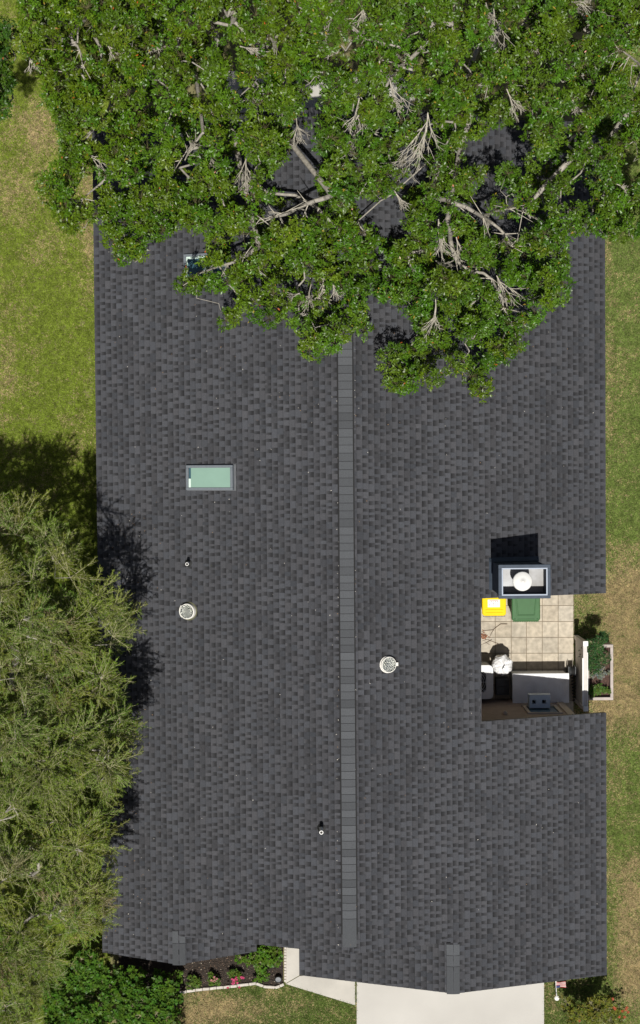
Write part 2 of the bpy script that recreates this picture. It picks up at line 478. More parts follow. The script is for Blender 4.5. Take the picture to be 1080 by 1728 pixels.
ridge_cap('ridge_cap', XG, YG + .0, YG + 1.12, lambda x: ZG - K * abs(x - XG), .145, .25, .014, first=.62, dim=.94)
ridge_cap('ridge_cap', XA, YA + .0, YA + .78, lambda x: ZA - K * abs(x - XA), .145, .45, .014, first=.5, dim=.94)

# walls
wl = MB()
XWE = float(at(974, 1205, 3.0)[0])              # east wall below the overhang
def wall_run(pts):
    for (xa, ya, za), (xb, yb, zb) in zip(pts[:-1], pts[1:]):
        wl.add([(xa, ya, 0), (xb, yb, 0), (xb, yb, zb), (xa, ya, za)], [(0, 1, 2, 3)])
t_ = .165
zz = lambda x: float(zroof(x)) - t_
XWL = XL + .5
YWS = YN0 - .03                                  # wall at the south side of the courtyard
wall_run([(XWL, YA + .5, zz(XWL)), (XA, YA + .5, zz(XA)), (XB - .3, YA + .5, ZA - K * (XB - .3 - XA) - .19), (XB - .3, YM + .3, ZA - K * (XB - .3 - XA) - .19)])
wall_run([(XA, YM + .30, zz(XA)), (XR, YM + .30, zz(XR)), (XG, YM + .30, zz(XG))])
wall_run([(XC + .4, YM + .3, ZG - K * (XG - XC - .4) - .19), (XC + .4, YG + .5, ZG - K * (XG - XC - .4) - .19), (XG, YG + .5, ZG - .19), (XWE, YG + .5, zz(XWE)), (XWE, YWS, zz(XWE)), (XN - .06, YWS, zz(XN - .06)),
          (XN - .06, YN1 + .35, zz(XN - .06)), (XWE, YN1 + .35, zz(XWE)), (XWE, YTOP - .4, zz(XWE)), (XR, YTOP - .4, zz(XR)), (XWL, YTOP - .4, zz(XWL)), (XWL, YA + .5, zz(XWL))])
build(wl, 'wall', M['wall'], house)
# rake boards on the courtyard wall and its corner board
tb = MB()
tb.box(XWE - .16, XWE + .006, YWS, YWS + .022, 0.02, zz(XWE - .16) - .01)
build(tb, 'corner_board', M['trim'], house)
tb = MB()
for xa, xb in ((XN - .03, XWE - .16),):
    tb.add([(xa, YWS + .018, zz(xa) + .03), (xb, YWS + .018, zz(xb) + .03), (xb, YWS + .018, zz(xb) - .16), (xa, YWS + .018, zz(xa) - .16)], [(0, 1, 2, 3)])
    tb.add([(xa, YWS, zz(xa) - .16), (xb, YWS, zz(xb) - .16), (xb, YWS + .018, zz(xb) - .16), (xa, YWS + .018, zz(xa) - .16)], [(0, 1, 2, 3)])
build(tb, 'frieze_board', M['wall'], house)
# window with a blue-grey hood box
wx0, wx1 = float(at(886, 1190, 1.9)[0]), float(at(944, 1190, 1.9)[0])
win = MB()
for a in ((wx0, wx1, 1.35, 1.42), (wx0, wx1, 2.42, 2.49), (wx0, wx0 + .07, 1.42, 2.42), (wx1 - .07, wx1, 1.42, 2.42)):
    win.box(a[0], a[1], YWS, YWS + .035, a[2], a[3])
win.box(wx0 - .03, wx1 + .03, YWS, YWS + .06, 1.31, 1.35)
window = build(win, 'window', M['trim'], house)
wp = MB(); wp.box(wx0 + .07, wx1 - .07, YWS, YWS + .012, 1.42, 2.42); build(wp, 'pane', M['glassblue'], window)
hx0, hx1 = float(at(893.5, 1190, 1.82)[0]), float(at(928.5, 1190, 1.82)[0])
hb = MB(); yy0, yy1 = YWS + .037, float(at(910, 1174, 1.82)[1])
sq = .085; hy = yy0 + (yy1 - yy0) * .50
c1, c2 = hx0 + (hx1 - hx0) * .22, hx0 + (hx1 - hx0) * .70
xs = [hx0, c1 - sq / 2, c1 + sq / 2, c2 - sq / 2, c2 + sq / 2, hx1]; ys = [yy0, hy - sq / 2, hy + sq / 2, yy1]
for i in range(5):
    for j in range(3):
        if j == 1 and i in (1, 3):
            hb.box(xs[i] + .002, xs[i + 1] - .002, ys[j] + .002, ys[j + 1] - .002, 1.56, 1.58, m=1); continue
        hb.box(xs[i], xs[i + 1], ys[j], ys[j + 1], 1.805, 1.82)
hb.box(hx0, hx0 + .014, yy0, yy1, 1.54, 1.805); hb.box(hx1 - .014, hx1, yy0, yy1, 1.54, 1.805)
hb.box(hx0 + .014, hx1 - .014, yy1 - .014, yy1, 1.54, 1.805); hb.box(hx0 - .012, hx1 + .012, yy1 + .002, yy1 + .022, 1.56, 1.815)
hb.box(hx0, hx1, yy0, yy1 - .016, 1.525, 1.538)
build(hb, 'hood', [M['bluegrey'], M['black']], window)
lp = at(852.5, 1200, 2.6); li = MB()
li.lathe([(0, 0), (.055, 0), (.055, .05), (.03, .09), (0, .095)], n=18, T=Matrix.Translation((lp[0], YWS + .002, 2.55)) @ Matrix.Rotation(R(-90), 4, 'X'))
build(li, 'wall_lamp', M['trim'], house, smooth=True)

# chimney
ZC = 5.3
c0 = at(845.5, 957.5, ZC); c1_ = at(925, 1005.5, ZC)
cx0, cx1, cy1, cy0 = float(c0[0]), float(c1_[0]), float(c0[1]), float(c1_[1])
ch = MB(); w = .03
bz = float(zroof(cx1)) - .5
ch.box(cx0 - .01, cx1 + .01, cy0 + .002, cy0 + w, bz - 1.5, ZC - .05); ch.box(cx0 - .01, cx1 + .01, cy1 - w, cy1, bz, ZC - .05)
ch.box(cx0 - .01, cx0 + w, cy0 + w, cy1 - w, bz - 1.5, ZC - .05); ch.box(cx1 - w, cx1 + .01, cy0 + w, cy1 - w, bz - 1.5, ZC - .05)
for a in np.linspace(cx0, cx1, 6): ch.box(a - .012, a + .012, cy1 + .001, cy1 + .012, bz, ZC - .12)
chim = build(ch, 'chimney', M['chimney'], house)
fl = MB()
for (x, y0, y1) in ((cx0 - .08, cy0, cy1 + .08), (cx1 + .02, cy0 + .02, cy1 + .08)):
    fl.add([(x, y0, float(zroof(x)) + .02), (x + .06, y0, float(zroof(x + .06)) + .12), (x + .06, y1, float(zroof(x + .06)) + .12), (x, y1, float(zroof(x)) + .02)], [(0, 1, 2, 3)])
xs = (cx0 - .08, cx1 + .08)
fl.add([(xs[0], cy1 + .1, float(zroof(xs[0])) + .02), (xs[1], cy1 + .1, float(zroof(xs[1])) + .02), (xs[1], cy1 + .013, float(zroof(xs[1])) + .14), (xs[0], cy1 + .013, float(zroof(xs[0])) + .14)], [(0, 1, 2, 3)])
build(fl, 'flashing', M['chimney'], chim)
cr = MB(); o = .055
for (a, b, c_, d) in ((cx0 - o, cx1 + o, cy0 - o, cy0 + .035), (cx0 - o, cx1 + o, cy1 - .035, cy1 + o), (cx0 - o, cx0 + .035, cy0 + .035, cy1 - .035), (cx1 - .035, cx1 + o, cy0 + .035, cy1 - .035)):
    cr.box(a, b, c_, d, ZC - .052, ZC)
build(cr, 'coping', M['chimney'], chim, bevel=.008)
ri = MB(); o = .012; cx0 += o; cx1 -= o; cy0 += o; cy1 -= o
for (a, b, c_, d) in ((cx0, cx1, cy0, cy0 + .028), (cx0, cx1, cy1 - .028, cy1), (cx0, cx0 + .028, cy0 + .028, cy1 - .028), (cx1 - .028, cx1, cy0 + .028, cy1 - .028)):
    ri.box(a, b, c_, d, ZC + .001, ZC + .018)
build(ri, 'rim', M['chimneyrim'], chim, bevel=.005); cx0 -= .012; cx1 += .012; cy0 -= .012; cy1 += .012
pn = MB(); pn.box(cx0 + .035, cx1 - .035, cy0 + .035, cy1 - .035, ZC - .50, ZC - .48); build(pn, 'metal_pan', M['pan'], chim)
fc = at(882.5, 981.5, ZC + .15); fp = MB()
fp.lathe([(.10, ZC - .479), (.10, ZC + .03)], fc[0], fc[1], 28); build(fp, 'flue_pipe', M['galv'], chim, smooth=True)
rcap = MB(); rcap.lathe([(.185, ZC + .03), (.205, ZC + .045), (.205, ZC + .075), (.19, ZC + .095), (.10, ZC + .125), (.025, ZC + .15), (.02, ZC + .165), (.0, ZC + .167)], fc[0], fc[1], 40)
rcap.lathe([(.204, ZC + .046), (.0, ZC + .06)], fc[0], fc[1], 40)
build(rcap, 'rain_cap', M['whitemetal'], chim, smooth=True)

# things let into the roof
def roof_T(px, py, up=0.0):
    p = at_roof(px, py, up); s = -1 if p[0] > XR else 1
    n = Vector((-s * K, 0, 1)).normalized(); y = Vector((0, 1, 0)); x = y.cross(n)
    m = Matrix((x, y, n)).transposed().to_4x4(); m.translation = Vector((p[0], p[1], float(zroof(p[0])) + .012)); return m
def skylight(px0, px1, py0, py1, glass, well):
    T = roof_T((px0 + px1) / 2, (py0 + py1) / 2, .1)
    a = at_roof(px0, py0, .1); b = at_roof(px1, py1, .1)
    hw = (b[0] - a[0]) / 2 * math.sqrt(1 + K * K); hh = (a[1] - b[1]) / 2
    f = MB(); fw = .060
    for q in ((-hw, hw, -hh, -hh + fw), (-hw, hw, hh - fw, hh), (-hw, -hw + fw, -hh + fw, hh - fw), (hw - fw, hw, -hh + fw, hh - fw)):
        f.box(*q, -.03, .10, T=T)
    f.box(-hw - .02, hw + .045, -hh - .015, hh + .02, -.02, .012, m=1, T=T)
    s = build(f, 'skylight', [M['skyframe'], M['steel']], house, bevel=.008)
    p = MB()
    if well:
        p.box(-hw + fw, hw - fw, -hh + fw, hh - fw, .03, .07, T=T)
        build(p, 'pane', glass, s)
        l = MB(); i0, i1, j0, j1 = -hw + fw, hw - fw, -hh + fw, hh - fw  # pale strips on the glass stand in for the lit inner well
        for q in ((i0, i1, j1 - .05, j1), (i1 - .10, i1, j0, j1 - .05), (i0, i0 + .03, j0, j1 - .05), (i0 + .42, i0 + .62, j0 + .05, j1 - .05)):
            l.box(*q, .071, .08, T=T)
        build(l, 'lit_well_strip', M['palegreen'], s)
    else:
        p.box(-hw + fw + .055, hw - fw, -hh + fw, hh - fw, .03, .082, T=T)
        build(p, 'pane', glass, s)
        l = MB(); l.box(-hw + fw, -hw + fw + .05, -hh + fw, -hh + fw + (hh - fw) * .9, .03, .082, m=0, T=T)  # strip at one end of the pane, part pale, part dark
        l.box(-hw + fw, -hw + fw + .05, -hh + fw + (hh - fw) * .9, hh - fw, .03, .06, m=1, T=T)
        build(l, 'end_strip', [M['palegreen'], M['glassblue']], s)
    return s
skylight(316, 395, 785, 827, M['glassgreen'], False)['label'] = 'pale green skylight with a pale and dark strip at one end'
skylight(312, 388, 429, 471, M['glassblue'], True)['label'] = 'dark blue skylight half hidden by branches'

def sun_tunnel(px, py, r, kind):
    T = roof_T(px, py, .12)
    rg = MB(); h = .10
    rg.lathe([(r * 1.0, .0), (r, h), (r * .98, h + .012), (r * .89, h + .012), (r * .87, h - .02)], n=40, T=T)
    t = build(rg, 'sun_tunnel', M['ringwhite'], house, smooth=True)
    tu = MB(); tu.lathe([(r * .87, h - .02), (r * .80, .045), (r * .5, .035), (0, .035)], n=40, T=T)
    for a in range(1):
        ang = a * 1.3 + .4
        tu.box(-.012, .012, -r * .3, r * .3, .0, .03, T=T @ Matrix.Translation((.06 * math.cos(ang) * kind, .06 * math.sin(ang), .05)) @ Matrix.Rotation(ang, 4, 'Z') @ Matrix.Rotation(.5, 4, 'X'))
    build(tu, 'light_tube', M['tube'], t)
    d = MB(); prof = [(r * .885 * math.cos(a), h + .016 + r * .42 * math.sin(a)) for a in np.linspace(0, math.pi / 2, 9)]
    prof[-1] = (0.0, prof[-1][1]); d.lathe(prof, n=40, T=T)
    build(d, 'dome', M['acrylic'], t, smooth=True)
    g = MB()
    if kind == 1:
        pts = []
        arc = [(-r * 1.09 + .0 * a, 0) for a in (0,)]
        outer = [(r * 1.16 * math.cos(a) - .01, r * 1.16 * math.sin(a)) for a in np.linspace(R(140), R(222), 12)]
        inner = [(r * 1.25 * math.cos(a) + .055, r * 1.16 * math.sin(a)) for a in np.linspace(R(222), R(140), 12)]
        g.prism(outer + inner, .005, .055, T=T)
        g.lathe([(r * 1.02, .004), (r * 1.18, .004)], n=32, m=1, T=T)
    else:
        g.box(r * 1.02, r * 1.02 + .055, -.04, .035, .02, .07, T=T)
        g.lathe([(r * 1.001, .045), (r * 1.06, .045), (r * 1.06, .02), (r * 1.001, .02)], n=32, m=0, T=T)
    build(g, 'flashing', [M['ringwhite'], M['olive']], t)
    t['label'] = 'clear dome with a broken white collar' if kind == 1 else 'clear dome with a small white clip beside it'
sun_tunnel(318, 1032, .175, 1)
sun_tunnel(653.5, 1122, .175, -1)
for px, py, h, r in ((315.5, 952, .40, .036), (542.3, 1405, .44, .042)):
    b = at_roof(px, py, h); z0 = float(zroof(b[0]))
    v = MB(); v.lathe([(r, z0 - .1), (r, z0 + h), (r * .72, z0 + h), (r * .72, z0 + h - .12)], b[0], b[1], 20)
    vp = build(v, 'vent_pipe', M['whitemetal'], house)
    fl_ = MB(); T = roof_T(px, py, h); fl_.lathe([(r * 2.4, .003), (r * 1.5, .03), (r * 1.02, .05)], n=20, T=T); build(fl_, 'collar', M['rubber'], vp)

# ================================================================== COURTYARD
def wheelie_bin(cx, cy, w, d, h, lidmat, label, kind):
    e_ = empty('wheelie_bin', (cx, cy, .024), label, 'bin', 'wheelie bins in the courtyard')
    z0 = .024
    b = MB()
    lo = [(cx - w * .38, cy - d * .36), (cx + w * .38, cy - d * .36), (cx + w * .38, cy + d * .36), (cx - w * .38, cy + d * .36)]
    hi = [(cx - w * .47, cy - d * .46), (cx + w * .47, cy - d * .46), (cx + w * .47, cy + d * .46), (cx - w * .47, cy + d * .46)]
    b.add([(x, y, z0 + .06) for x, y in lo] + [(x, y, z0 + h - .06) for x, y in hi], [(3, 2, 1, 0), (4, 5, 6, 7)] + [(i, (i + 1) % 4, 4 + (i + 1) % 4, 4 + i) for i in range(4)])
    build(b, 'bin_body', M['green'], e_, bevel=.02)
    for s in (-1, 1):
        wv = MB(); wv.lathe([(0, -.025), (.09, -.025), (.10, -.015), (.10, .015), (.09, .025), (0, .025)], n=20,
                            T=Matrix.Translation((cx + s * w * .36, cy + d * .37, z0 + .10)) @ Matrix.Rotation(R(90), 4, 'Y'))
        build(wv, 'wheel', M['rubber'], e_)
    l = MB()
    def rr(x0, x1, y0, y1, r, n=5):
        P_ = []
        for (ax, ay, s) in ((x1 - r, y1 - r, 0), (x0 + r, y1 - r, 90), (x0 + r, y0 + r, 180), (x1 - r, y0 + r, 270)):
            P_ += [(ax + r * math.cos(R(s + 90 * k / n)), ay + r * math.sin(R(s + 90 * k / n))) for k in range(n + 1)]
        return P_
    x0, x1, y0, y1 = cx - w / 2, cx + w / 2, cy - d / 2, cy + d / 2
    rings = [(rr(x0, x1, y0, y1, .07), h - .075), (rr(x0, x1, y0, y1, .07), h - .02), (rr(x0 + .02, x1 - .02, y0 + .02, y1 - .02, .06), h - .005),
             (rr(x0 + .035, x1 - .035, y0 + .05, y1 - .03, .05), h - .004)]
    v = []; f = []
    for pts, zz_ in rings: v += [(p[0], p[1], z0 + zz_) for p in pts]
    n = len(rings[0][0])
    for k in range(len(rings) - 1): f += [(k * n + i, k * n + (i + 1) % n, (k + 1) * n + (i + 1) % n, (k + 1) * n + i) for i in range(n)]
    f.append(tuple((len(rings) - 1) * n + i for i in range(n)))
    l.add(v, f)
    ya, yb = y0 + d * .20, y1 - d * .10
    if kind == 'trapezoid':
        o1 = [(cx - w * .30, ya), (cx + w * .30, ya), (cx + w * .37, yb), (cx - w * .37, yb)]
        for a, b_ in zip(o1, o1[1:] + o1[:1]):
            dx, dy = b_[0] - a[0], b_[1] - a[1]; ln = math.hypot(dx, dy); nx, ny = -dy / ln * .012, dx / ln * .012
            l.prism([(a[0] - nx, a[1] - ny), (b_[0] - nx, b_[1] - ny), (b_[0] + nx, b_[1] + ny), (a[0] + nx, a[1] + ny)], z0 + h - .006, z0 + h + .016)
        l.prism([(p[0] * .9 + cx * .1, p[1] * .9 + (ya + yb) / 2 * .1) for p in o1], z0 + h - .006, z0 + h + .010)
        for s in (-1, 1): l.lathe([(.022, z0 + h - .004), (.02, z0 + h + .012), (0, z0 + h + .014)], cx + s * w * .40, y0 + .045, 12)
        l.box(cx - w * .30, cx + w * .30, y0 + .03, y0 + .055, z0 + h - .006, z0 + h + .01)
    else:
        l.box(cx - w * .36, cx + w * .36, y0 + d * .20, y0 + d * .225, z0 + h - .006, z0 + h + .012)
        l.box(cx - w * .36, cx + w * .36, y0 + d * .10, y0 + d * .12, z0 + h - .006, z0 + h + .010)
    lid = build(l, 'lid', lidmat, e_, bevel=.004)
    hd = MB(); nn = 15
    for i in range(nn):
        xx = cx - w * .43 + w * .86 * i / (nn - 1); hd.box(xx - w * .018, xx + w * .018, y0 - .022, y0 - .001, z0 + h - .07, z0 + h - .035)
    build(hd, 'rim_teeth', lidmat if kind == 'trapezoid' else M['darkplastic'], e_)
    if kind != 'trapezoid':
        lb = MB(); lx0, lx1, ly0, ly1 = cx - w * .27, cx + w * .24, y0 + d * .31, y0 + d * .58
        lb.box(lx0, lx1, ly0, ly1, z0 + h - .004, z0 + h + .0005)
        r_ = random.Random(3)
        for row in range(3):
            for k in range(5):
                a = lx0 + (lx1 - lx0) * (.1 + .17 * k); yv = ly1 - (ly1 - ly0) * (.3 + .22 * row); q = r_.uniform(.006, .016)
                lb.box(a, a + q * 1.4, yv, yv + q, z0 + h + .001, z0 + h + .002, m=1)
        lb.box(lx0 + .04, lx1 - .04, ly1 - .03, ly1 - .02, z0 + h + .001, z0 + h + .002, m=2)
        build(lb, 'sticker', [M['paper'], M['ink'], M['red_ink']], e_)
    return e_
HB = 1.02
a = at(813.5, 992, HB); b = at(854, 1039, HB)
wheelie_bin((a[0] + b[0]) / 2, (a[1] + b[1]) / 2, b[0] - a[0], a[1] - b[1], HB, M['yellow'], 'bin with a bright yellow lid and a white sticker, beside the green-lidded bin', 'plain')
a = at(863.5, 1000, HB); b = at(911.5, 1048, HB)
wheelie_bin((a[0] + b[0]) / 2, (a[1] + b[1]) / 2, b[0] - a[0], a[1] - b[1], HB, M['green'], 'bin with a dark green lid just south of the chimney', 'trapezoid')

# air conditioner
a = at(772, 1123, .85); b = at(832.5, 1179.5, .85); acx, acy = (a[0] + b[0]) / 2, (a[1] + b[1]) / 2; hw, hh = (b[0] - a[0]) / 2, (a[1] - b[1]) / 2
ac = empty('air_conditioner', (acx, acy, .024), 'pale air conditioning unit with a round fan grille, half under the eave', 'air conditioner')
def rrect(cx, cy, hw, hh, r, n=6):
    P_ = []
    for sx, sy, s in ((1, 1, 0), (-1, 1, 90), (-1, -1, 180), (1, -1, 270)):
        P_ += [(cx + sx * (hw - r) + r * math.cos(R(s + 90 * k / n)), cy + sy * (hh - r) + r * math.sin(R(s + 90 * k / n))) for k in range(n + 1)]
    return P_
m_ = MB(); m_.prism(rrect(acx, acy, hw * .97, hh * .97, .10), .03, .80); build(m_, 'casing', M['acmetal'], ac)
# top plate with a round opening
outer = rrect(acx, acy, hw, hh, .11, 9); nO = len(outer); rf = hw * .74
v = []; f = []
for zt in (.802, .85):
    v += [(x, y, zt) for x, y in outer]
    v += [(acx + rf * math.cos(t), acy + rf * math.sin(t), zt) for t in [math.atan2(y - acy, x - acx) for x, y in outer]]
for i in range(nO):
    j = (i + 1) % nO
    f += [(2 * nO + i, 2 * nO + j, 3 * nO + j, 3 * nO + i), (i, j, 2 * nO + j, 2 * nO + i), (nO + i, 3 * nO + i, 3 * nO + j, nO + j)]
tp = MB().add(v, f); build(tp, 'top_plate', M['acmetal'], ac)
fn = MB(); fn.lathe([(rf - .002, .8045), (0, .8045)], acx, acy, 32); build(fn, 'fan_well', M['black'], ac)
gr = MB()
for k in range(1, 7):
    rr_ = rf * k / 6.5; gr.tube([(acx + rr_ * math.cos(t), acy + rr_ * math.sin(t), .842) for t in np.linspace(0, 2 * math.pi, 33)], .0035, 5)
for k in range(8):
    t = k * math.pi / 4; gr.tube([(acx, acy, .842), (acx + rf * math.cos(t), acy + rf * math.sin(t), .842)], .004, 5)
gr.lathe([(.07, .843), (.06, .852), (0, .853)], acx, acy, 18)
build(gr, 'grille', M['galv'], ac)
bl = MB()
for k in range(4):
    T = Matrix.Translation((acx, acy, .82)) @ Matrix.Rotation(k * math.pi / 2 + .5, 4, 'Z') @ Matrix.Rotation(.35, 4, 'X'); bl.box(.05, rf * .9, -.06, .06, -.004, .004, T=T)
build(bl, 'fan_blade', M['darkplastic'], ac)

# can with a white bag pulled over it
bc = at(848.5, 1123, .82); can = empty('waste_can', (bc[0], bc[1], .024), 'round dark can topped by a crumpled white plastic bag', 'waste can')
m_ = MB(); m_.lathe([(0, .03), (.18, .03), (.215, .62), (.215, .66)], bc[0], bc[1] - .0, 28); build(m_, 'can_body', M['darkplastic'], can, smooth=True)
n = 40; v = []; f = []; rings = [(.0, .90), (.06, .895), (.12, .875), (.18, .85), (.225, .80), (.245, .72), (.235, .60), (.215, .50)]
for k, (r, zz_) in enumerate(rings):
    for i in range(n):
        t = 2 * math.pi * i / n
        fold = 1 + .05 * math.sin(7 * t + k) * (k > 1) + .04 * math.sin(13 * t + 2 * k) * (k > 2)
        dz = .022 * math.sin(5 * t + 1.3 * k) * min(k, 3) / 3 + .012 * math.sin(11 * t)*min(k, 3) / 3
        v.append((bc[0] + r * fold * math.cos(t), bc[1] + r * fold * math.sin(t), zz_ + dz))
for k in range(len(rings) - 1):
    for i in range(n):
        j = (i + 1) % n; f.append((k * n + i, (k + 1) * n + i, (k + 1) * n + j, k * n + j))
bag = build(MB().add(v, f), 'bag', M['bag'], can)
tw = MB(); tw.tube([(bc[0] - .03, bc[1] - .07, .925), (bc[0] + .0, bc[1] - .02, .945), (bc[0] + .035, bc[1] + .03, .93)], .008, 6)
tw.tube([(bc[0] + .02, bc[1] - .05, .925), (bc[0] - .01, bc[1] - .01, .94)], .006, 6); build(tw, 'tie', M['darkplastic'], bag)
# dark crate south of it
a = at(838, 1146, .45); b = at(859.5, 1173, .45); kc = empty('crate', ((a[0] + b[0]) / 2, (a[1] + b[1]) / 2, .024), 'dark plastic crate between the air conditioner and the storage box', 'crate')
m_ = MB(); x0, x1, y0, y1 = a[0], b[0], b[1], a[1]
for q in ((x0, x1, y0, y0 + .02), (x0, x1, y1 - .02, y1), (x0, x0 + .02, y0 + .02, y1 - .02), (x1 - .02, x1, y0 + .02, y1 - .02)): m_.box(*q, .026, .45)
m_.box(x0 + .02, x1 - .02, y0 + .02, y1 - .02, .026, .05)
build(m_, 'crate_side', M['darkplastic'], kc)
m_ = MB(); xm = x0 + (x1 - x0) * .68; ym = (y0 + y1) / 2
m_.box(x0 + .022, xm - .006, ym + .006, y1 - .022, .36, .40); m_.box(x0 + .022, xm - .006, y0 + .022, ym - .006, .36, .40); m_.box(xm + .006, x1 - .022, y0 + .022, y1 - .022, .36, .39)
build(m_, 'crate_lid', M['darkplastic'], kc, bevel=.006)

# storage box
HSB = .78
a = at(865, 1137, HSB); b = at(960.5, 1186, HSB); x0, x1, y0, y1 = float(a[0]), float(b[0]), float(b[1]), float(a[1])
sb = empty('storage_box', ((x0 + x1) / 2, (y0 + y1) / 2, .024), 'long pale grey storage box with a ribbed lid against the courtyard wall', 'storage box')
m_ = MB(); m_.box(x0 + .03, x1 - .03, y0 + .03, y1 - .03, .026, HSB - .09); build(m_, 'box_body', M['boxgrey'], sb, bevel=.01)
m_ = MB()
m_.box(x0, x1, y0, y1, HSB - .09, HSB - .008)
nr = 34
for i in range(nr):
    xa = x0 + .05 + (x1 - x0 - .1) * i / nr; m_.box(xa, xa + (x1 - x0 - .1) / nr * .72, y0 + .05, y1 - .07, HSB - .009, HSB + .008)
for q in ((x0, x1, y0, y0 + .03), (x0, x1, y1 - .05, y1), (x0, x0 + .03, y0 + .03, y1 - .05), (x1 - .03, x1, y0 + .03, y1 - .05)): m_.box(*q, HSB - .009, HSB)
build(m_, 'ribbed_lid', M['boxgrey'], sb, bevel=.006)

# fence
HF = 1.45
a = at(972.5, 1072, 0); b = at(972.5, 1199, 0)
fx, fy1, fy0 = float(at(988, 1086, HF)[0]), float(at(988, 1086, HF)[1]), float(at(988, 1196, HF)[1])
fe = empty('fence', (fx, (fy0 + fy1) / 2, 0), 'short grey vinyl fence panel closing the courtyard beside the planter', 'fence')
for yv, cap in ((fy1, 'white'), (fy0, 'white')):
    m_ = MB(); m_.box(fx - .05, fx + .05, yv - .05, yv + .05, 0, HF - .002); p_ = build(m_, 'post', M['fence'], fe, bevel=.006)
    m_ = MB(); m_.box(fx - .06, fx + .06, yv - .06, yv + .06, HF, HF + .03); build(m_, 'post_cap', M['white'], p_, bevel=.008)
m_ = MB(); nb = 5; hb_ = (HF - .15) / nb
for i in range(nb): m_.box(fx - .022, fx + .012, fy0 + .05, fy1 - .05, .05 + i * hb_, .05 + (i + 1) * hb_ - .012)
build(m_, 'board_panel', M['fence'], fe, bevel=.005)
m_ = MB(); m_.box(fx - .066, fx - .042, fy0 + .052, fy1 - .35, HF - .10, HF - .055, m=1); m_.box(fx + .050, fx + .066, fy0 + .052, fy1 - .22, HF - .10, HF - .06, m=1)
m_.box(fx - .041, fx + .049, fy0 + .052, fy1 - .052, HF - .12, HF - .085)
build(m_, 'top_rail', [M['fence'], M['white']], fe)

# planter with soil and plants
HP = .62
a = at(992, 1088, HP); b = at(1035, 1181.5, HP); x0, x1, y0, y1 = float(a[0]), float(b[0]), float(b[1]), float(a[1])
x0 = max(x0, fx + .07)
pl = empty('planter', ((x0 + x1) / 2, (y0 + y1) / 2, 0), 'raised beige planter box filled with dark soil beside the fence', 'planter')
m_ = MB(); w = .07
for q in ((x0, x1, y0, y0 + w), (x0, x1, y1 - w, y1), (x0, x0 + w * .5, y0 + w, y1 - w), (x1 - w, x1, y0 + w, y1 - w)): m_.box(*q, 0, HP)
build(m_, 'planter_side', M['planter'], pl, bevel=.006)
m_ = MB(); m_.box(x0 + w * .5, x1 - w, y0 + w, y1 - w, .02, HP - .14); build(m_, 'soil', M['soil'], pl)
PLX = (x0, x1, y0, y1)

# hose reel and hose in the gap
p = at(966.5, 1133, .5); hr = empty('hose_reel', (p[0], p[1], .024), 'small black hose reel standing by the corner of the storage box', 'hose reel')
T = Matrix.Translation((p[0], p[1], .40)) @ Matrix.Rotation(R(90), 4, 'Y')
m_ = MB(); m_.lathe([(0, -.06), (.15, -.06), (.15, -.05), (.09, -.045), (.09, .045), (.15, .05), (.15, .06), (0, .06)], n=24, T=T); build(m_, 'drum', M['darkplastic'], hr)
m_ = MB()
for k in range(5): m_.tube([tuple(T @ Vector((.105 * math.cos(t), .105 * math.sin(t), -.035 + .0175 * k))) for t in np.linspace(0, 2 * math.pi, 25)], .009, 6)
build(m_, 'hose_coil', M['rubber'], hr)
m_ = MB()
for s in (-1, 1): m_.box(p[0] + s * .08 - .01, p[0] + s * .08 + .01, p[1] - .1, p[1] + .1, .026, .42)
build(m_, 'stand', M['darkplastic'], hr)
m_ = MB(); g = random.Random(5)
pts = []
for k in range(46):
    t = k / 45; yy_ = 1140 + 44 * t; xx_ = 968 + 4.5 * math.sin(k * 1.15) + 3 * t
    q = at(xx_, yy_, .06 + .05 * (k % 3)); pts.append(tuple(q))
m_.tube(pts, .010, 6)
tag(build(m_, 'garden_hose', M['darkplastic'], origin=pts[0]), 'loose dark hose lying in loops between storage box and fence', 'hose')

# fallen twigs on the paving
def twig(paths, label, nm='fallen_twig'):
    m_ = MB()
    for pth, r in paths:
        pts = [tuple(at(x, y, .045)) for x, y in pth]; m_.tube(pts, [r * (1 - .6 * i / (len(pts) - 1)) for i in range(len(pts))], 5)
    o = build(m_, nm, MATTWIG, origin=tuple(at(*paths[0][0][0], .028))); return tag(o, label, 'twig')
MATTWIG = mat('dead_twig', (.14, .09, .06), .9, noise=.2)
twig([([(856, 1053), (845, 1053), (838, 1058), (832, 1063), (820, 1064), (813, 1066)], .009), ([(833, 1063), (829, 1069), (827, 1074)], .006)], 'thin bent twig lying on the pavers below the bins')
twig([([(842, 1087), (832, 1083), (822, 1079), (813, 1082)], .007), ([(830, 1079), (820, 1085), (812, 1088)], .005), ([(826, 1088), (818, 1083)], .004)], 'forked dead twig lying by the cluster of brown leaves')
nl = 26; P_ = at(817 + rng.normal(0, 3.2, nl), 1074 + rng.normal(0, 2.6, nl), .034 + .02 * rng.random(nl)); t = rng.random(nl) * 6.28
V, F = leaf_quads(P_, np.stack([np.cos(t), np.sin(t), .2 * rng.random(nl)], 1), np.tile([0, 0, 1.], (nl, 1)) + rng.normal(0, .3, (nl, 3)), rng.uniform(.04, .08, nl), rng.uniform(.02, .035, nl))
tag(make('dead_leaves', V, F, M['litter'], np.repeat(np.array([[.25, .10, .05]]) * rng.uniform(.6, 1.4, (nl, 1)), 4, 0)), 'small cluster of reddish brown dead leaves on the pavers', 'leaves', kind='stuff')

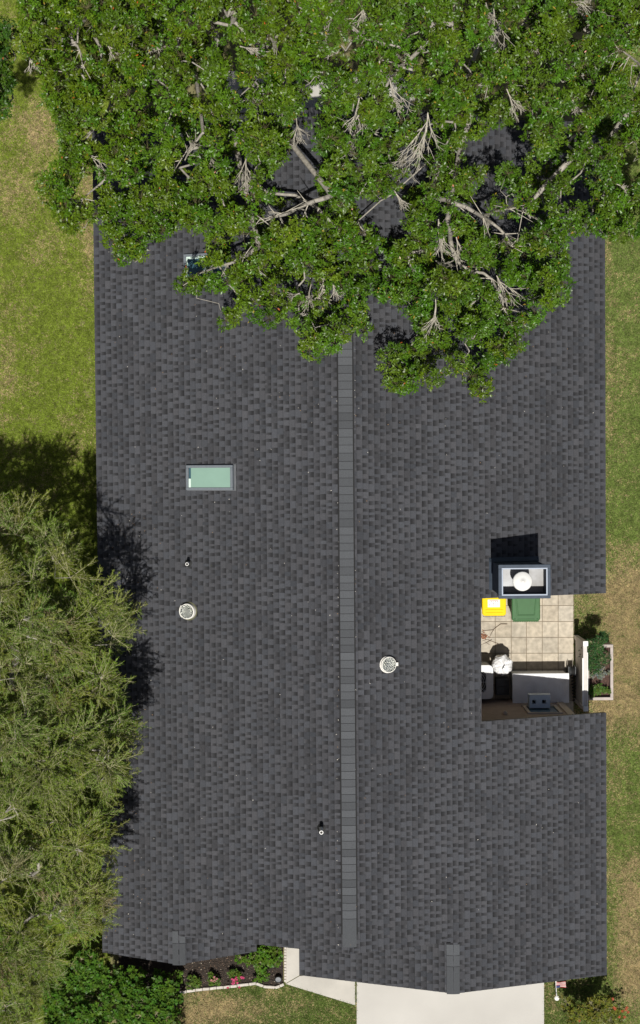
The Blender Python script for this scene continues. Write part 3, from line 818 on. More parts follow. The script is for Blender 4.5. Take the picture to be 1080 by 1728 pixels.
# ================================================================== FRONT GARDEN
edge = [(300, 1676), (330, 1671), (365, 1667.5), (400, 1664), (420, 1661), (432, 1660), (444, 1664.5), (464, 1667), (472, 1664.5), (479, 1661)]
pts = [at(x, y, .08) for x, y in edge]
seg = []
for p0, p1 in zip(pts[:-1], pts[1:]):
    nseg = max(1, int(np.linalg.norm(p1 - p0) / .17))
    for k in range(nseg): seg.append((p0 + (p1 - p0) * k / nseg, p0 + (p1 - p0) * (k + 1) / nseg))
m_ = MB()
for p0, p1 in seg:
    c = (p0 + p1) / 2; ln = float(np.linalg.norm(p1 - p0)); an = math.atan2(p1[1] - p0[1], p1[0] - p0[0]) + random.uniform(-.06, .06)
    m_.box(-ln * .48, ln * .48, -.035, .035, 0, .075 + random.uniform(0, .012), T=Matrix.Translation((c[0], c[1], 0)) @ Matrix.Rotation(an, 4, 'Z'))
tag(build(m_, 'garden_edging', M['stone'], origin=tuple(pts[0] * [1, 1, 0]), bevel=.012), 'low white block edging curving round the flower bed', 'edging')
m_ = MB()
for k in range(12):
    q = at(481.3, 1600 + k * 5.0, .05); m_.box(-.028, .028, -.032, .032, .0, .06 + random.uniform(0, .01), T=Matrix.Translation((q[0], q[1], 0)) @ Matrix.Rotation(random.uniform(-.08, .08), 4, 'Z'))
tag(build(m_, 'path_edging', M['stone'], origin=tuple(at(481, 1630, 0)), bevel=.01), 'straight row of small pale blocks between flower bed and path', 'edging')
q = at(469.5, 1653, .18); lm = empty('garden_lamp', (q[0], q[1], .014), 'round black garden spotlight in the mulch near the path', 'lamp')
T = Matrix.Translation((q[0], q[1], .12)) @ Matrix.Rotation(R(12), 4, 'X')
m_ = MB(); m_.lathe([(0, -.1), (.06, -.1), (.085, .04), (.085, .055), (.07, .055), (.068, .035)], n=24, T=T); build(m_, 'lamp_body', M['rubber'], lm, smooth=True)
m_ = MB(); m_.lathe([(.068, .036), (.03, .044), (0, .045)], n=24, T=T); build(m_, 'lens', M['lens'], lm, smooth=True)
m_ = MB(); g = []
for k in range(30): tt = k / 29; g.append(tuple(at(462 - 9 * math.sin(tt * 5) - 4 * tt, 1644 + 16 * tt, .03 + .01 * math.sin(k))))
m_.tube(g, .007, 5); build(m_, 'cable', M['rubber'], lm)
# mulch chips
nc = 3800
cxp = rng.uniform(295, 480, nc); cyp = rng.uniform(1595, 1676, nc); k = inside(bed_px, cxp, cyp + 2); cxp, cyp = cxp[k], cyp[k]; nc = len(cxp)
P_ = at(cxp, cyp, .018 + .02 * rng.random(nc)); t = rng.random(nc) * 6.28
V, F = leaf_quads(P_, np.stack([np.cos(t), np.sin(t), rng.normal(0, .35, nc)], 1), np.tile([0, 0, 1.], (nc, 1)) + rng.normal(0, .4, (nc, 3)), rng.uniform(.02, .06, nc), rng.uniform(.01, .022, nc), .05)
cc = np.array([[.055, .038, .028]]) * rng.uniform(.4, 1.6, (nc, 1)); cc[rng.random(nc) < .07] = (.24, .16, .11); cc[rng.random(nc) < .025] = (.40, .35, .28)
tag(make('mulch_chips', V, F, M['chips'], np.repeat(cc, 4, 0)), 'scattered bark chips covering the dark flower bed', 'mulch', kind='stuff')

# ================================================================== PLANTS
def pal(base, n, var=.2, hue=.10):
    c = np.array([base]) * rng.uniform(1 - var, 1 + var, (n, 1)); c[:, 0] *= rng.uniform(1 - hue * 2, 1 + hue * 2.5, n); c[:, 2] *= rng.uniform(.7, 1.2, n); return c

def shrub(name, label, cat, blobs, leafcol, L, W, dens, base, group=None, m='bushleaf', flowers=None, up=.5, stems=True):
    """blobs: (px, py, z, radius) domes of leaves in rosettes on stems from the base"""
    e_ = empty(name, base, label, cat, group)
    Ps, Ds, Ns, Cs, A, B = [], [], [], [], [], []
    for (px, py, zc, r) in blobs:
        c = at(px, py, zc); n = int(dens * r * r)
        d = rng.normal(0, 1, (n, 3)); d[:, 2] = np.abs(d[:, 2]) * .8 - .15; d /= np.linalg.norm(d, axis=1, keepdims=True)
        rr_ = r * rng.uniform(.45, 1.05, (n, 1)); p = c + d * rr_ * [1, 1, .8]
        p[:, 2] = np.maximum(p[:, 2], .04)
        for k in range(n): A.append(c - [0, 0, r * .4] + rng.normal(0, r * .1, 3)); B.append(p[k])
        q = 7; P_ = np.repeat(p, q, 0); a_ = rng.random(n * q) * 6.28
        D_ = np.stack([np.cos(a_), np.sin(a_), rng.normal(.15, .3, n * q)], 1) + np.repeat(d, q, 0) * .5
        N_ = np.repeat(d, q, 0) * .7 + [0, 0, up] + rng.normal(0, .35, (n * q, 3))
        Ps.append(P_); Ds.append(D_); Ns.append(N_); Cs.append(np.repeat(pal(leafcol, n, .25), q, 0) * rng.uniform(.8, 1.2, (n * q, 1)))
        if stems:
            A.append(np.array(base) + rng.normal(0, .03, 3) * [1, 1, 0]); B.append(c - [0, 0, r * .4])
    P_, D_, N_, C_ = map(np.concatenate, (Ps, Ds, Ns, Cs)); n = len(P_)
    V, F = leaf_quads(P_, D_, N_, L * rng.uniform(.65, 1.2, n), W * rng.uniform(.7, 1.2, n))
    make('foliage', V, F, M[m], np.repeat(C_, 4, 0), parent=e_)
    A, B = np.array(A), np.array(B)
    V, F = tubes_np(A, B, np.full(len(A), .006), np.full(len(A), .003), 4); make('stem', V, F, M['needlebark'], parent=e_)
    if flowers:
        fc_, fl_px, fr = flowers
        for px, py, zf in fl_px:
            c = at(px, py, zf); n = 9; a_ = np.arange(n) * 6.28 / n + rng.random()
            V, F = leaf_quads(np.repeat(c[None], n, 0), np.stack([np.cos(a_), np.sin(a_), rng.normal(.3, .25, n)], 1), np.tile([0, 0, 1.], (n, 1)) + rng.normal(0, .2, (n, 3)), fr * rng.uniform(.7, 1.3, n), fr * .7 * np.ones(n))
            make('flower', V, F, M['petal'], np.repeat(pal(fc_, n, .3, .02), 4, 0), parent=e_)
    return e_

jit = lambda cx, cy, s, n: [(cx + random.gauss(0, s), cy + random.gauss(0, s)) for _ in range(n)]
# bright shrub by the path (tight cluster of domes)
bl = [(446, 1606, .45, .22), (462, 1606, .42, .2), (435, 1613, .40, .2), (452, 1618, .5, .22), (466, 1622, .35, .14), (440, 1625, .4, .17), (418, 1617, .30, .15), (405, 1615, .26, .13), (442, 1640, .3, .16), (434, 1650, .22, .11), (446, 1648, .22, .12)]
shrub('garden_shrub', 'bright green bush in the flower bed beside the path', 'shrub', bl, (.085, .17, .018), .075, .04, 820, tuple(at(447, 1618, .014)))
for (cx, cy, lab, fpx, fc_) in ((328, 1656, 'small leafy bedding plant without flowers at the bush end of the bed', None, None),
                                (361, 1651, 'small bedding plant with a few pale pink flowers', jit(360, 1656, 5, 6), (.46, .19, .20)),
                                (397, 1647, 'small bedding plant with bright pink flowers, nearest the bright green bush', jit(397, 1657, 5, 13) + jit(410, 1649, 2, 3), (.50, .05, .15))):
    bl = [(cx + random.uniform(-7, 7), cy + random.uniform(-6, 6), random.uniform(.15, .26), random.uniform(.07, .11)) for _ in range(8)]
    shrub('bedding_plant', lab, 'plant', bl, (.10, .17, .03), .055, .028, 1500, tuple(at(cx, cy, .014)), 'bedding plants along the flower bed',
          flowers=(fc_, [(x, y, .28 + random.uniform(0, .06)) for x, y in fpx], .034) if fpx else None)
# dark bush, bottom left
bpoly = [(205, 1628), (250, 1640), (296, 1648), (302, 1668), (300, 1760), (60, 1760), (66, 1690), (105, 1650), (125, 1612), (160, 1600), (168, 1622)]
bl = []
for _ in range(2600):
    x, y = random.uniform(55, 305), random.uniform(1595, 1770)
    rad = random.uniform(.13, .22)
    if not all(inside(bpoly, x + 10 * math.cos(t), y + 10 * math.sin(t)) for t in np.linspace(0, 6, 6)): continue
    if noise2(x, y, 20, 5) < .36: continue
    if any((x - b[0]) ** 2 + (y - b[1]) ** 2 < 11.5 ** 2 for b in bl): continue
    bl.append((x, y, 1.0 + .9 * float(noise2(x, y, 38, 2)), rad))
bl += [(x, y, .45, .2) for x in range(85, 300, 30) for y in range(1650, 1760, 30)]
bl = [b for b in bl if inside(bpoly, b[0], b[1])]
shrub('bush', 'dense dark green leafy bush below the feathery tree at the house corner', 'bush', bl, (.070, .150, .018), .085, .055, 620, tuple(at(190, 1690, 0)))
# flowering shrub, bottom right
bl = [(1000 + random.gauss(0, 20), 1704 + random.gauss(0, 14), random.uniform(.5, 1.1), random.uniform(.12, .2)) for _ in range(26)] + [(1012, 1684, 1.0, .14), (1024, 1690, 1.0, .14), (985, 1705, .8, .15), (965, 1722, .6, .15), (1030, 1720, .7, .2), (1052, 1722, .5, .12)]
shrub('flowering_shrub', 'loose yellow green shrub with orange red blooms at the driveway corner', 'shrub', bl, (.15, .17, .03), .06, .03, 800, tuple(at(1005, 1705, 0)),
      flowers=((.36, .07, .02), [(1034, 1686, 1.0), (1036, 1700, 1.0), (1056, 1704, .8), (1060, 1708, .8), (1050, 1706, .9), (1045, 1716, .9), (1054, 1716, .8), (968, 1727, .7), (978, 1722, .8), (1038, 1702, .9), (1058, 1700, .8)], .042))
# planter plants
x0, x1, y0, y1 = PLX
bl = [(1012 + random.gauss(0, 6), 1085 + random.gauss(0, 8), random.uniform(1.0, 1.45), random.uniform(.10, .16)) for _ in range(10)] + [(1000 + random.gauss(0, 6), 1110 + random.gauss(0, 9), random.uniform(.75, 1.1), random.uniform(.12, .18)) for _ in range(16)]
shrub('planter_bush', 'tall fine leaved dark green bush at the north end of the planter', 'bush', bl, (.045, .115, .035), .045, .014, 2600, ((x0 + x1) / 2 - .1, y1 - .4, HP - .14))
bl = [(1014 + random.gauss(0, 7), 1138 + random.gauss(0, 5), random.uniform(.55, .62), random.uniform(.05, .08)) for _ in range(14)]
shrub('planter_plant', 'silvery leaved low plant in the middle of the planter', 'plant', bl, (.22, .24, .21), .035, .02, 3200, tuple(at(1012, 1138, HP - .14)), 'low plants in the planter')
bl = [(1008 + random.gauss(0, 9), 1164 + random.gauss(0, 5), random.uniform(.56, .68), random.uniform(.06, .09)) for _ in range(14)]
shrub('planter_plant', 'fresh green low plant at the south end of the planter', 'plant', bl, (.10, .18, .04), .045, .024, 2600, tuple(at(1006, 1164, HP - .14)), 'low plants in the planter')

# small flag on a stick
b0 = at(939.5, 1684, 0); fg = empty('garden_flag', b0, 'small red and white striped flag on a thin stick beside the driveway', 'flag')
top = at(938, 1656, 1.0)
m_ = MB(); m_.tube([tuple(b0), tuple(top)], .012, 8); m_.lathe([(0, 1.0), (.02, 1.01), (.0, 1.03)], top[0], top[1], 8); build(m_, 'pole', M['white'], fg)
m_ = MB(); m_.lathe([(.06, .0), (.06, .03), (.02, .05), (0, .05)], b0[0], b0[1], 14); build(m_, 'foot', M['whitemetal'], fg)
m_ = MB(); nx, ny = 12, 9; ax = np.array(b0) + (top - b0) * .97; bx = np.array(b0) + (top - b0) * .62
v = []; cc = []
for j in range(ny + 1):
    for i in range(nx + 1):
        s, t = i / nx, j / ny
        p = ax + (bx - ax) * t + np.array([.26 * s, -.05 * s, -.16 * s + .03 * math.sin(5 * s + 2 * t)]); v.append(tuple(p))
        cc.append((0, 0, 0))
mf = MB()
for j in range(ny):
    for i in range(nx):
        ids = [j * (nx + 1) + i, j * (nx + 1) + i + 1, (j + 1) * (nx + 1) + i + 1, (j + 1) * (nx + 1) + i]
        c = (.05, .07, .20) if (i < 5 and j > 4) else ((.45, .05, .06) if j % 2 == 0 else (.70, .66, .62))
        mf.add([v[k] for k in ids], [(0, 1, 2, 3)], c)
build(mf, 'cloth', M['flag'], fg)

# ------------------------------------------------------------------ broad-leaved trees
crown_outline = [(-80, -80), (-80, 10), (30, -20), (28, 60), (38, 95), (62, 120), (72, 165), (97, 212), (103, 262), (60, 305), (72, 345), (95, 382), (130, 402), (158, 368), (170, 405), (185, 425), (205, 450), (242, 438), (252, 405),
                 (300, 402), (322, 385), (348, 395), (352, 420), (330, 445), (288, 468), (300, 492), (362, 497), (398, 480), (395, 505), (357, 535), (360, 562), (388, 568), (402, 546), (440, 557), (492, 548), (512, 602), (532, 615),
                 (562, 592), (626, 568), (624, 505), (690, 515), (690, 572), (640, 588), (636, 606), (650, 670), (690, 668), (712, 650), (742, 656), (768, 622), (776, 668), (828, 668), (832, 618), (884, 608), (892, 568), (918, 562), (922, 522),
                 (962, 516), (968, 480), (952, 398), (1000, 392), (1030, 407), (1160, 400), (1160, -80)]
holes = [[(520, 185), (538, 200), (535, 330), (500, 350), (470, 335), (470, 290), (492, 250), (492, 205)], [(480, 350), (540, 340), (545, 372), (480, 375)],
         [(600, 345), (645, 325), (690, 350), (685, 395), (640, 402), (602, 385)], [(800, 245), (835, 215), (890, 205), (905, 250), (872, 282), (800, 284)], [(790, 306), (830, 302), (880, 330), (870, 350), (800, 330)], [(755, 336), (800, 346), (850, 356), (884, 360), (872, 408), (835, 398), (788, 370)],
         [(938, 325), (985, 300), (1000, 330), (960, 360), (935, 355)], [(1045, 262), (1080, 225), (1080, 310), (1050, 300)], [(115, 65), (148, 70), (140, 100), (118, 92)], [(246, 118), (280, 124), (272, 148), (250, 142)],
         [(235, 225), (278, 228), (272, 245), (240, 245)], [(320, 385), (350, 400), (345, 430), (318, 430)], [(765, 95), (795, 95), (790, 130), (765, 132)], [(525, 160), (545, 160), (545, 190), (525, 190)],
         [(1055, 95), (1080, 60), (1080, 120), (1060, 115)], [(380, 400), (425, 390), (425, 420), (385, 432)], [(311, 428), (347, 428), (338, 464), (316, 464)], [(360, 450), (389, 438), (389, 472), (362, 472)], [(155, 290), (170, 295), (168, 360), (156, 360)], [(172, 165), (196, 175), (192, 200), (172, 195)]]
# bare twig fans: start, end, spread (degrees), size of the gap they show in
fans = [((722, 190), (715, 285), 34, 46), ((606, 165), (600, 225), 25, 28), ((655, 130), (680, 190), 22, 26), ((415, 268), (412, 335), 26, 28), ((405, 78), (440, 88), 20, 22), ((452, 55), (470, 85), 25, 16), ((832, 10), (842, 70), 20, 26),
        ((612, 10), (600, 60), 32, 28), ((740, 370), (738, 440), 20, 20), ((838, 465), (868, 520), 28, 30), ((735, 505), (738, 560), 14, 16), ((545, 470), (548, 512), 35, 26), ((505, 495), (485, 505), 30, 12), ((855, 150), (875, 200), 20, 18),
        ((960, 0), (1000, 10), 26, 24), ((820, 5), (830, 40), 20, 18), ((312, 270), (330, 235), 10, 22), ((500, 200), (505, 250), 25, 20), ((735, 440), (760, 450), 15, 14), ((525, 480), (515, 520), 20, 18), ((605, 375), (612, 400), 22, 14),
        ((770, 400), (778, 440), 16, 14), ((250, 60), (262, 90), 20, 14), ((48, 95), (58, 125), 25, 16), ((355, 265), (362, 285), 22, 12), ((895, 60), (905, 90), 20, 14), ((965, 165), (975, 190), 20, 13), ((690, 250), (668, 300), 24, 26), ((150, 260), (178, 285), 18, 16), ((600, 220), (590, 262), 18, 16), ((665, 320), (680, 352), 22, 18), ((850, 390), (862, 415), 24, 20), ((475, 360), (450, 368), 28, 16), ((560, 475), (570, 505), 22, 14), ((560, 30), (545, 70), 20, 16), ((180, 75), (200, 100), 18, 14), ((1040, 310), (1060, 320), 18, 14)]
limbs_px = {1: [[(725, 330, 6.2), (770, 345, 6.1), (815, 365, 5.9), (850, 395, 5.8), (862, 415, 5.7)], [(815, 365, 5.9), (860, 352, 5.8), (882, 357, 5.7)], [(1110, 140, 7.6), (1062, 95, 7.8), (1045, 85, 7.9)], [(755, 370, 6.2), (765, 420, 6.0), (780, 450, 5.9), (830, 470, 5.8), (850, 520, 5.7)]],
            0: [[(120, 60, 7.6), (134, 85, 7.6), (140, 110, 7.4)], [(560, 330, 6.6), (520, 345, 6.4), (470, 365, 6.2), (440, 368, 6.1)], [(435, 418, 6.0), (412, 432, 5.9), (385, 445, 5.8), (340, 460, 5.7)], [(180, 303, 6.4), (140, 335, 6.2)], [(342, 222, 7.0), (305, 270, 6.8)], [(700, 120, 7.2), (640, 100, 7.4)]]}

fa_ = np.array([(f[0][0], f[0][1], f[1][0], f[1][1], f[3]) for f in fans], float)
for lim in limbs_px.values():
    for l_ in lim:
        for (ax, ay, _), (bx, by, _) in zip(l_[:-1], l_[1:]): fa_ = np.concatenate([fa_, [[ax, ay, bx, by, 17.]]])
def in_fan(x, y):
    x = np.asarray(x); y = np.asarray(y); r = np.zeros(x.shape, bool)
    for ax, ay, bx, by, g in fa_:
        t = np.clip(((x - ax) * (bx - ax) + (y - ay) * (by - ay)) / ((bx - ax) ** 2 + (by - ay) ** 2 + 1e-6), 0, 1)
        r |= np.hypot(x - ax - t * (bx - ax), y - ay - t * (by - ay)) < (.18 + .42 * t) * g
    return r

# boughs: the crown is a heap of rounded foliage masses with shaded creases between them
boughs = []
for _ in range(9000):
    x, y = random.uniform(-120, 1200), random.uniform(-120, 700); sp = random.uniform(52, 100)
    if all((x - a) ** 2 + (y - b) ** 2 > sp * sp for a, b, c in boughs): boughs.append((x, y, random.uniform(-.55, .55)))
BO = np.array(boughs)
def bough(x, y):
    x, y = np.asarray(x, float), np.asarray(y, float)
    d = np.hypot(x[..., None] - BO[:, 0], y[..., None] - BO[:, 1]); o = np.argsort(d, -1)[..., :2]
    d1 = np.take_along_axis(d, o[..., :1], -1)[..., 0]; d2 = np.take_along_axis(d, o[..., 1:], -1)[..., 0]
    return BO[o[..., 0], 2], d1, d2 - d1
def smooth(l):
    l = [np.array(p, float) for p in l]; e = [2 * l[0] - l[1]] + l + [2 * l[-1] - l[-2]]; out = []
    for i in range(1, len(e) - 2):
        for t in (0, .33, .67):
            out.append(.5 * (2 * e[i] + (e[i + 1] - e[i - 1]) * t + (2 * e[i - 1] - 5 * e[i] + 4 * e[i + 1] - e[i + 2]) * t * t + (3 * e[i] - e[i - 1] - 3 * e[i + 1] + e[i + 2]) * t ** 3) + rng.normal(0, 1.2, 3) * [1, 1, .02])
    return out + [l[-1]]
def z_top(x, y):
    x, y = np.asarray(x, float), np.asarray(y, float)
    b = np.interp(y, [-80, 100, 250, 400, 520, 680], [9.4, 8.7, 7.7, 6.6, 6.0, 5.4])
    h, d1, cr_ = bough(x, y)
    return b + h + .55 - 1.0 * np.minimum(d1 / 55, 1.2) ** 2 + (noise2(x, y, 30, 4) - .5) * .5

# sample clumps over the whole canopy, then deal them out to the trees
cl = []
grid = {}
tries = 0
while tries < 26000:
    tries += 1
    x, y = random.uniform(-80, 1160), random.uniform(-80, 672)
    edge_r = 11
    if not inside(crown_outline, x, y): continue
    if not all(inside(crown_outline, x + edge_r * math.cos(t), y + edge_r * math.sin(t)) for t in np.linspace(0, 5.5, 8)): continue
    if any(inside(h, x, y) for h in holes): continue
    sp = 15.5
    gx, gy = int(x // sp), int(y // sp)
    if any((x - a) ** 2 + (y - b) ** 2 < sp * sp for i in (-1, 0, 1) for j in (-1, 0, 1) for a, b in grid.get((gx + i, gy + j), [])): continue
    grid.setdefault((gx, gy), []).append((x, y)); cl.append((x, y))
cl = np.array(cl)
gap = noise2(cl[:, 0], cl[:, 1], 26, 9)
crease = bough(cl[:, 0], cl[:, 1])[2]; cl_all = cl
inner = np.array([all(inside(crown_outline, x + 30 * math.cos(t), y + 30 * math.sin(t)) for t in np.linspace(0, 5.5, 8)) for x, y in cl])
cl = cl[((gap > .24) | ~inner) & ((crease > 19) | ~inner | (rng.random(len(cl)) < .13))]
lower = cl[rng.random(len(cl)) < .75] + rng.normal(0, 7, (0 + int(1), 2)) if False else None
fill = cl_all[rng.random(len(cl_all)) < .62]; fill = fill + rng.normal(0, 5, fill.shape)
fill = fill[[all(inside(crown_outline, x + 20 * math.cos(t), y + 20 * math.sin(t)) for t in np.linspace(0, 5.5, 8)) and not any(inside(h, x, y) for h in holes) for x, y in fill]]
fowner = np.where(fill[:, 0] + 60 * np.sin(fill[:, 1] / 110) < 560, 0, 1)
owner = np.where(cl[:, 0] + 60 * np.sin(cl[:, 1] / 110) < 560, 0, 1)
owner[(cl[:, 0] < 25) & (cl[:, 1] < 240)] = 0
print('clumps', len(cl))

def broad_tree(idx, name, label, base_px, pts, leafcol, fillpts=None):
    base = at(*base_px, 0); e_ = empty(name, base, label, 'tree', 'big broad leaved trees over the back of the house')
    zt = z_top(pts[:, 0], pts[:, 1])
    top_c = at(pts[:, 0], pts[:, 1], zt)
    lo_m = rng.random(len(pts)) < .5
    lo_c = at(pts[lo_m, 0], pts[lo_m, 1], zt[lo_m] - rng.uniform(.5, 1.2, lo_m.sum()))
    if fillpts is not None:
        fz = np.maximum(z_top(fillpts[:, 0], fillpts[:, 1]) - rng.uniform(1.1, 2.6, len(fillpts)), 4.6 + .4 * rng.random(len(fillpts)))
        lo_c = np.concatenate([lo_c, at(fillpts[:, 0], fillpts[:, 1], fz)])
    cs = np.concatenate([top_c, lo_c]); n = len(cs)
    # rosettes on each clump
    q = 17; C_ = np.repeat(cs, q, 0); m = len(C_)
    d = rng.normal(0, 1, (m, 3)); d[:, 2] = np.abs(d[:, 2]) - .25; d /= np.linalg.norm(d, axis=1, keepdims=True)
    rc_ = np.repeat(rng.uniform(.15, .27, n), q)[:, None]
    ros = C_ + d * rc_ * rng.uniform(.6, 1.05, (m, 1)) * [1, 1, .75]
    px, py = to_px(ros); fm = in_fan(px, py) & (rng.random(m) < .80)
    hm = np.zeros(m, bool)
    for h in holes: hm |= inside(h, px, py) & (rng.random(m) < .72)
    out = ~inside(crown_outline, px, py) & (rng.random(m) < .75)
    keep = ~(fm | hm | out); ros, d, Ck = ros[keep], d[keep], C_[keep]; m = len(ros)
    clcol = np.repeat(pal(leafcol, n, .22, .11), q, 0)[keep]
    lq = 12; P_ = np.repeat(ros, lq, 0); k = m * lq
    a_ = rng.random(k) * 6.28
    D_ = np.stack([np.cos(a_), np.sin(a_), rng.normal(.05, .35, k)], 1) + np.repeat(d, lq, 0) * .35
    N_ = np.repeat(d, lq, 0) * .45 + [0, 0, .72] + rng.normal(0, .42, (k, 3))
    P_ = P_ + rng.normal(0, .022, (k, 3))
    lc = np.repeat(clcol, lq, 0) * rng.uniform(.55, 1.4, (k, 1))
    od = rng.random(k); lc[od < .006] = (.30, .22, .03); lc[od < .0012] = (.40, .10, .02)
    V, F = leaf_quads(P_, D_, N_, rng.uniform(.048, .090, k), rng.uniform(.020, .036, k))
    make('crown', V, F, M['leaf'], np.repeat(lc, 4, 0), parent=e_)
    # skeleton: trunk, limbs, then every clump grows from the nearest node
    nodes = [tuple(base), tuple(base + [0.05, 0, 1.6]), tuple(base + [.0, -.1, 3.2]), tuple(base + [.05, -.25, 4.4])]; par = [-1, 0, 1, 2]
    minr = {}
    def addn(p, a): nodes.append(tuple(p)); par.append(a); return len(nodes) - 1
    for l0 in limbs_px.get(idx, []):
        lpx = smooth(l0)
        first = at(*lpx[0]); a = 3
        if len(l0) < 4 and idx == 1: a = int(np.argmin(np.linalg.norm(np.array(nodes[3:]) - first, axis=1))) + 3
        s = np.array(nodes[a])
        for t in (.2, .4, .6, .8): a = addn(s + (first - s) * t - [0, 0, .35 * math.sin(math.pi * t)] + rng.normal(0, .09, 3), a); minr[a] = .062 - .01 * t
        for qi, qx in enumerate(lpx):
            a = addn(at(qx[0], qx[1], max(qx[2], float(z_top(qx[0], qx[1])) - .30)), a); minr[a] = (.055 if len(l0) > 3 else .032) * (1 - .70 * qi / (len(lpx) - 1))
    order = np.argsort(np.linalg.norm(top_c - np.array(nodes[3]), axis=1))
    alln = np.zeros((len(nodes) + 4 * len(order) + 5, 3)); alln[:len(nodes)] = nodes
    for i in order:
        tgt = top_c[i] - [0, 0, .55]
        N0 = alln[3:len(nodes)]
        dd = np.linalg.norm(N0 - tgt, axis=1) + .42 * np.linalg.norm(N0 - np.array(nodes[3]), axis=1) + 2.0 * np.maximum(0, N0[:, 2] - tgt[2] - .1)
        a = int(np.argmin(dd)) + 3; s = alln[a].copy()
        lg = float(np.linalg.norm(tgt - s))
        for t in (.25, .5, .75, 1.0):
            p = s + (tgt - s) * t + (rng.normal(0, .05 + .03 * lg, 3) - [0, 0, .10 + .12 * lg * math.sin(math.pi * t)] if t < 1 else 0)
            a = addn(p, a); alln[len(nodes) - 1] = p
    nn = len(nodes); w = np.ones(nn)
    for i in range(nn - 1, 0, -1): w[par[i]] += w[i]
    rad = .0036 * w ** .46
    for i, r_ in minr.items(): rad[i] = r_
    NP = np.array(nodes); pa_ = np.array(par[1:])
    A, B = NP[pa_], NP[1:]; ra = np.minimum(rad[pa_], rad[1:] * 1.35); rb = rad[1:]
    big = pa_ < 3
    V, F = tubes_np(A, B, np.where(big, rad[pa_] * 1.1, ra), rb, 7)
    make('trunk', V, F, M['bark'], parent=e_, smooth=True)
    # twigs to the rosettes
    V, F = tubes_np(Ck - [0, 0, .15], ros, np.full(m, .006), np.full(m, .003), 3)
    parts = [(V, F)]
    A, B, r1, r2 = [], [], [], []
    for (ax, ay), (bx, by), spread, g in fans:
        o_ = 0 if ax + 60 * math.sin(ay / 110) < 560 else 1
        if o_ != idx: continue
        z0 = float(z_top(ax, ay)) - .12; z1 = float(z_top(bx, by)) - .15
        p0 = at(ax, ay, z0 - .15); p1 = at(bx, by, z1)
        L = np.linalg.norm(p1 - p0); dr = (p1 - p0) / L; sd = np.cross(dr, [0, 0, 1]); sd /= np.linalg.norm(sd)
        nm = 3 + int(g / 12)
        for k in range(nm):
            an = R(spread) * rng.uniform(-1, 1); q0 = p0 + dr * L * rng.uniform(0, .35)
            q1 = q0 + (dr * math.cos(an) + sd * math.sin(an)) * L * rng.uniform(.35, .6) + [0, 0, rng.uniform(-.05, .12)]
            A += [p0, q0]; B += [q0, q1]; r1 += [.014, .011]; r2 += [.011, .006]
            for _ in range(4):
                q2 = q0 + (q1 - q0) * rng.uniform(.4, 1); an2 = an + R(rng.uniform(-38, 38))
                q3 = q2 + (dr * math.cos(an2) + sd * math.sin(an2)) * L * rng.uniform(.2, .45) + [0, 0, rng.uniform(-.08, .12)]
                A.append(q2); B.append(q3); r1.append(.007); r2.append(.0035)
                for _ in range(2):
                    an3 = an2 + R(rng.uniform(-40, 40)); q4 = q2 + (q3 - q2) * rng.uniform(.4, 1)
                    A.append(q4); B.append(q4 + (dr * math.cos(an3) + sd * math.sin(an3)) * L * rng.uniform(.1, .22) + [0, 0, rng.uniform(-.05, .08)]); r1.append(.005); r2.append(.003)
    for lpx in limbs_px.get(idx, []):
        for (x_, y_, z_) in lpx[1:]:
            for _ in range(3):
                p = at(x_, y_, max(z_, float(z_top(x_, y_)) - .30)); A.append(p); B.append(p + np.array([rng.normal(0, .3), rng.normal(-.2, .25), rng.uniform(0, .25)])); r1.append(.013); r2.append(.004)
    if A: parts.append(tubes_np(np.array(A), np.array(B), np.array(r1), np.array(r2), 4))
    V, F = merge(parts); MI = np.zeros(len(F), int); MI[:len(parts[0][1])] = 1; make('twig', V, F, [M['twig'], M['youngtwig']], MI=MI, parent=e_)
    return e_
broad_tree(0, 'broadleaf_tree', 'glossy green tree over the left back of the roof, reaching down to the dark skylight', (330, -90), cl[owner == 0], (.070, .138, .006), fill[fowner == 0])
broad_tree(1, 'broadleaf_tree', 'glossy green tree whose crown reaches down over the right roof slope with bare twig fans', (860, -110), cl[owner == 1], (.064, .132, .007), fill[fowner == 1])
# small piece of a third crown at the far left edge
pts = np.array([(random.uniform(-90, 14), random.uniform(20, 205)) for _ in range(46)]); pts = pts[np.abs(pts[:, 1] - 120) < 95 + (pts[:, 0] < 0) * 10]
crown_outline2 = crown_outline; crown_outline = [(-120, -20), (22, 10), (16, 60), (12, 105), (22, 130), (26, 160), (20, 200), (5, 235), (-120, 240)]
holes_b, holes = holes, []
broad_tree(2, 'broadleaf_tree', 'dark green tree edge reaching in over the lawn from the left', (-90, 110), pts, (.043, .10, .009))
crown_outline, holes = crown_outline2, holes_b

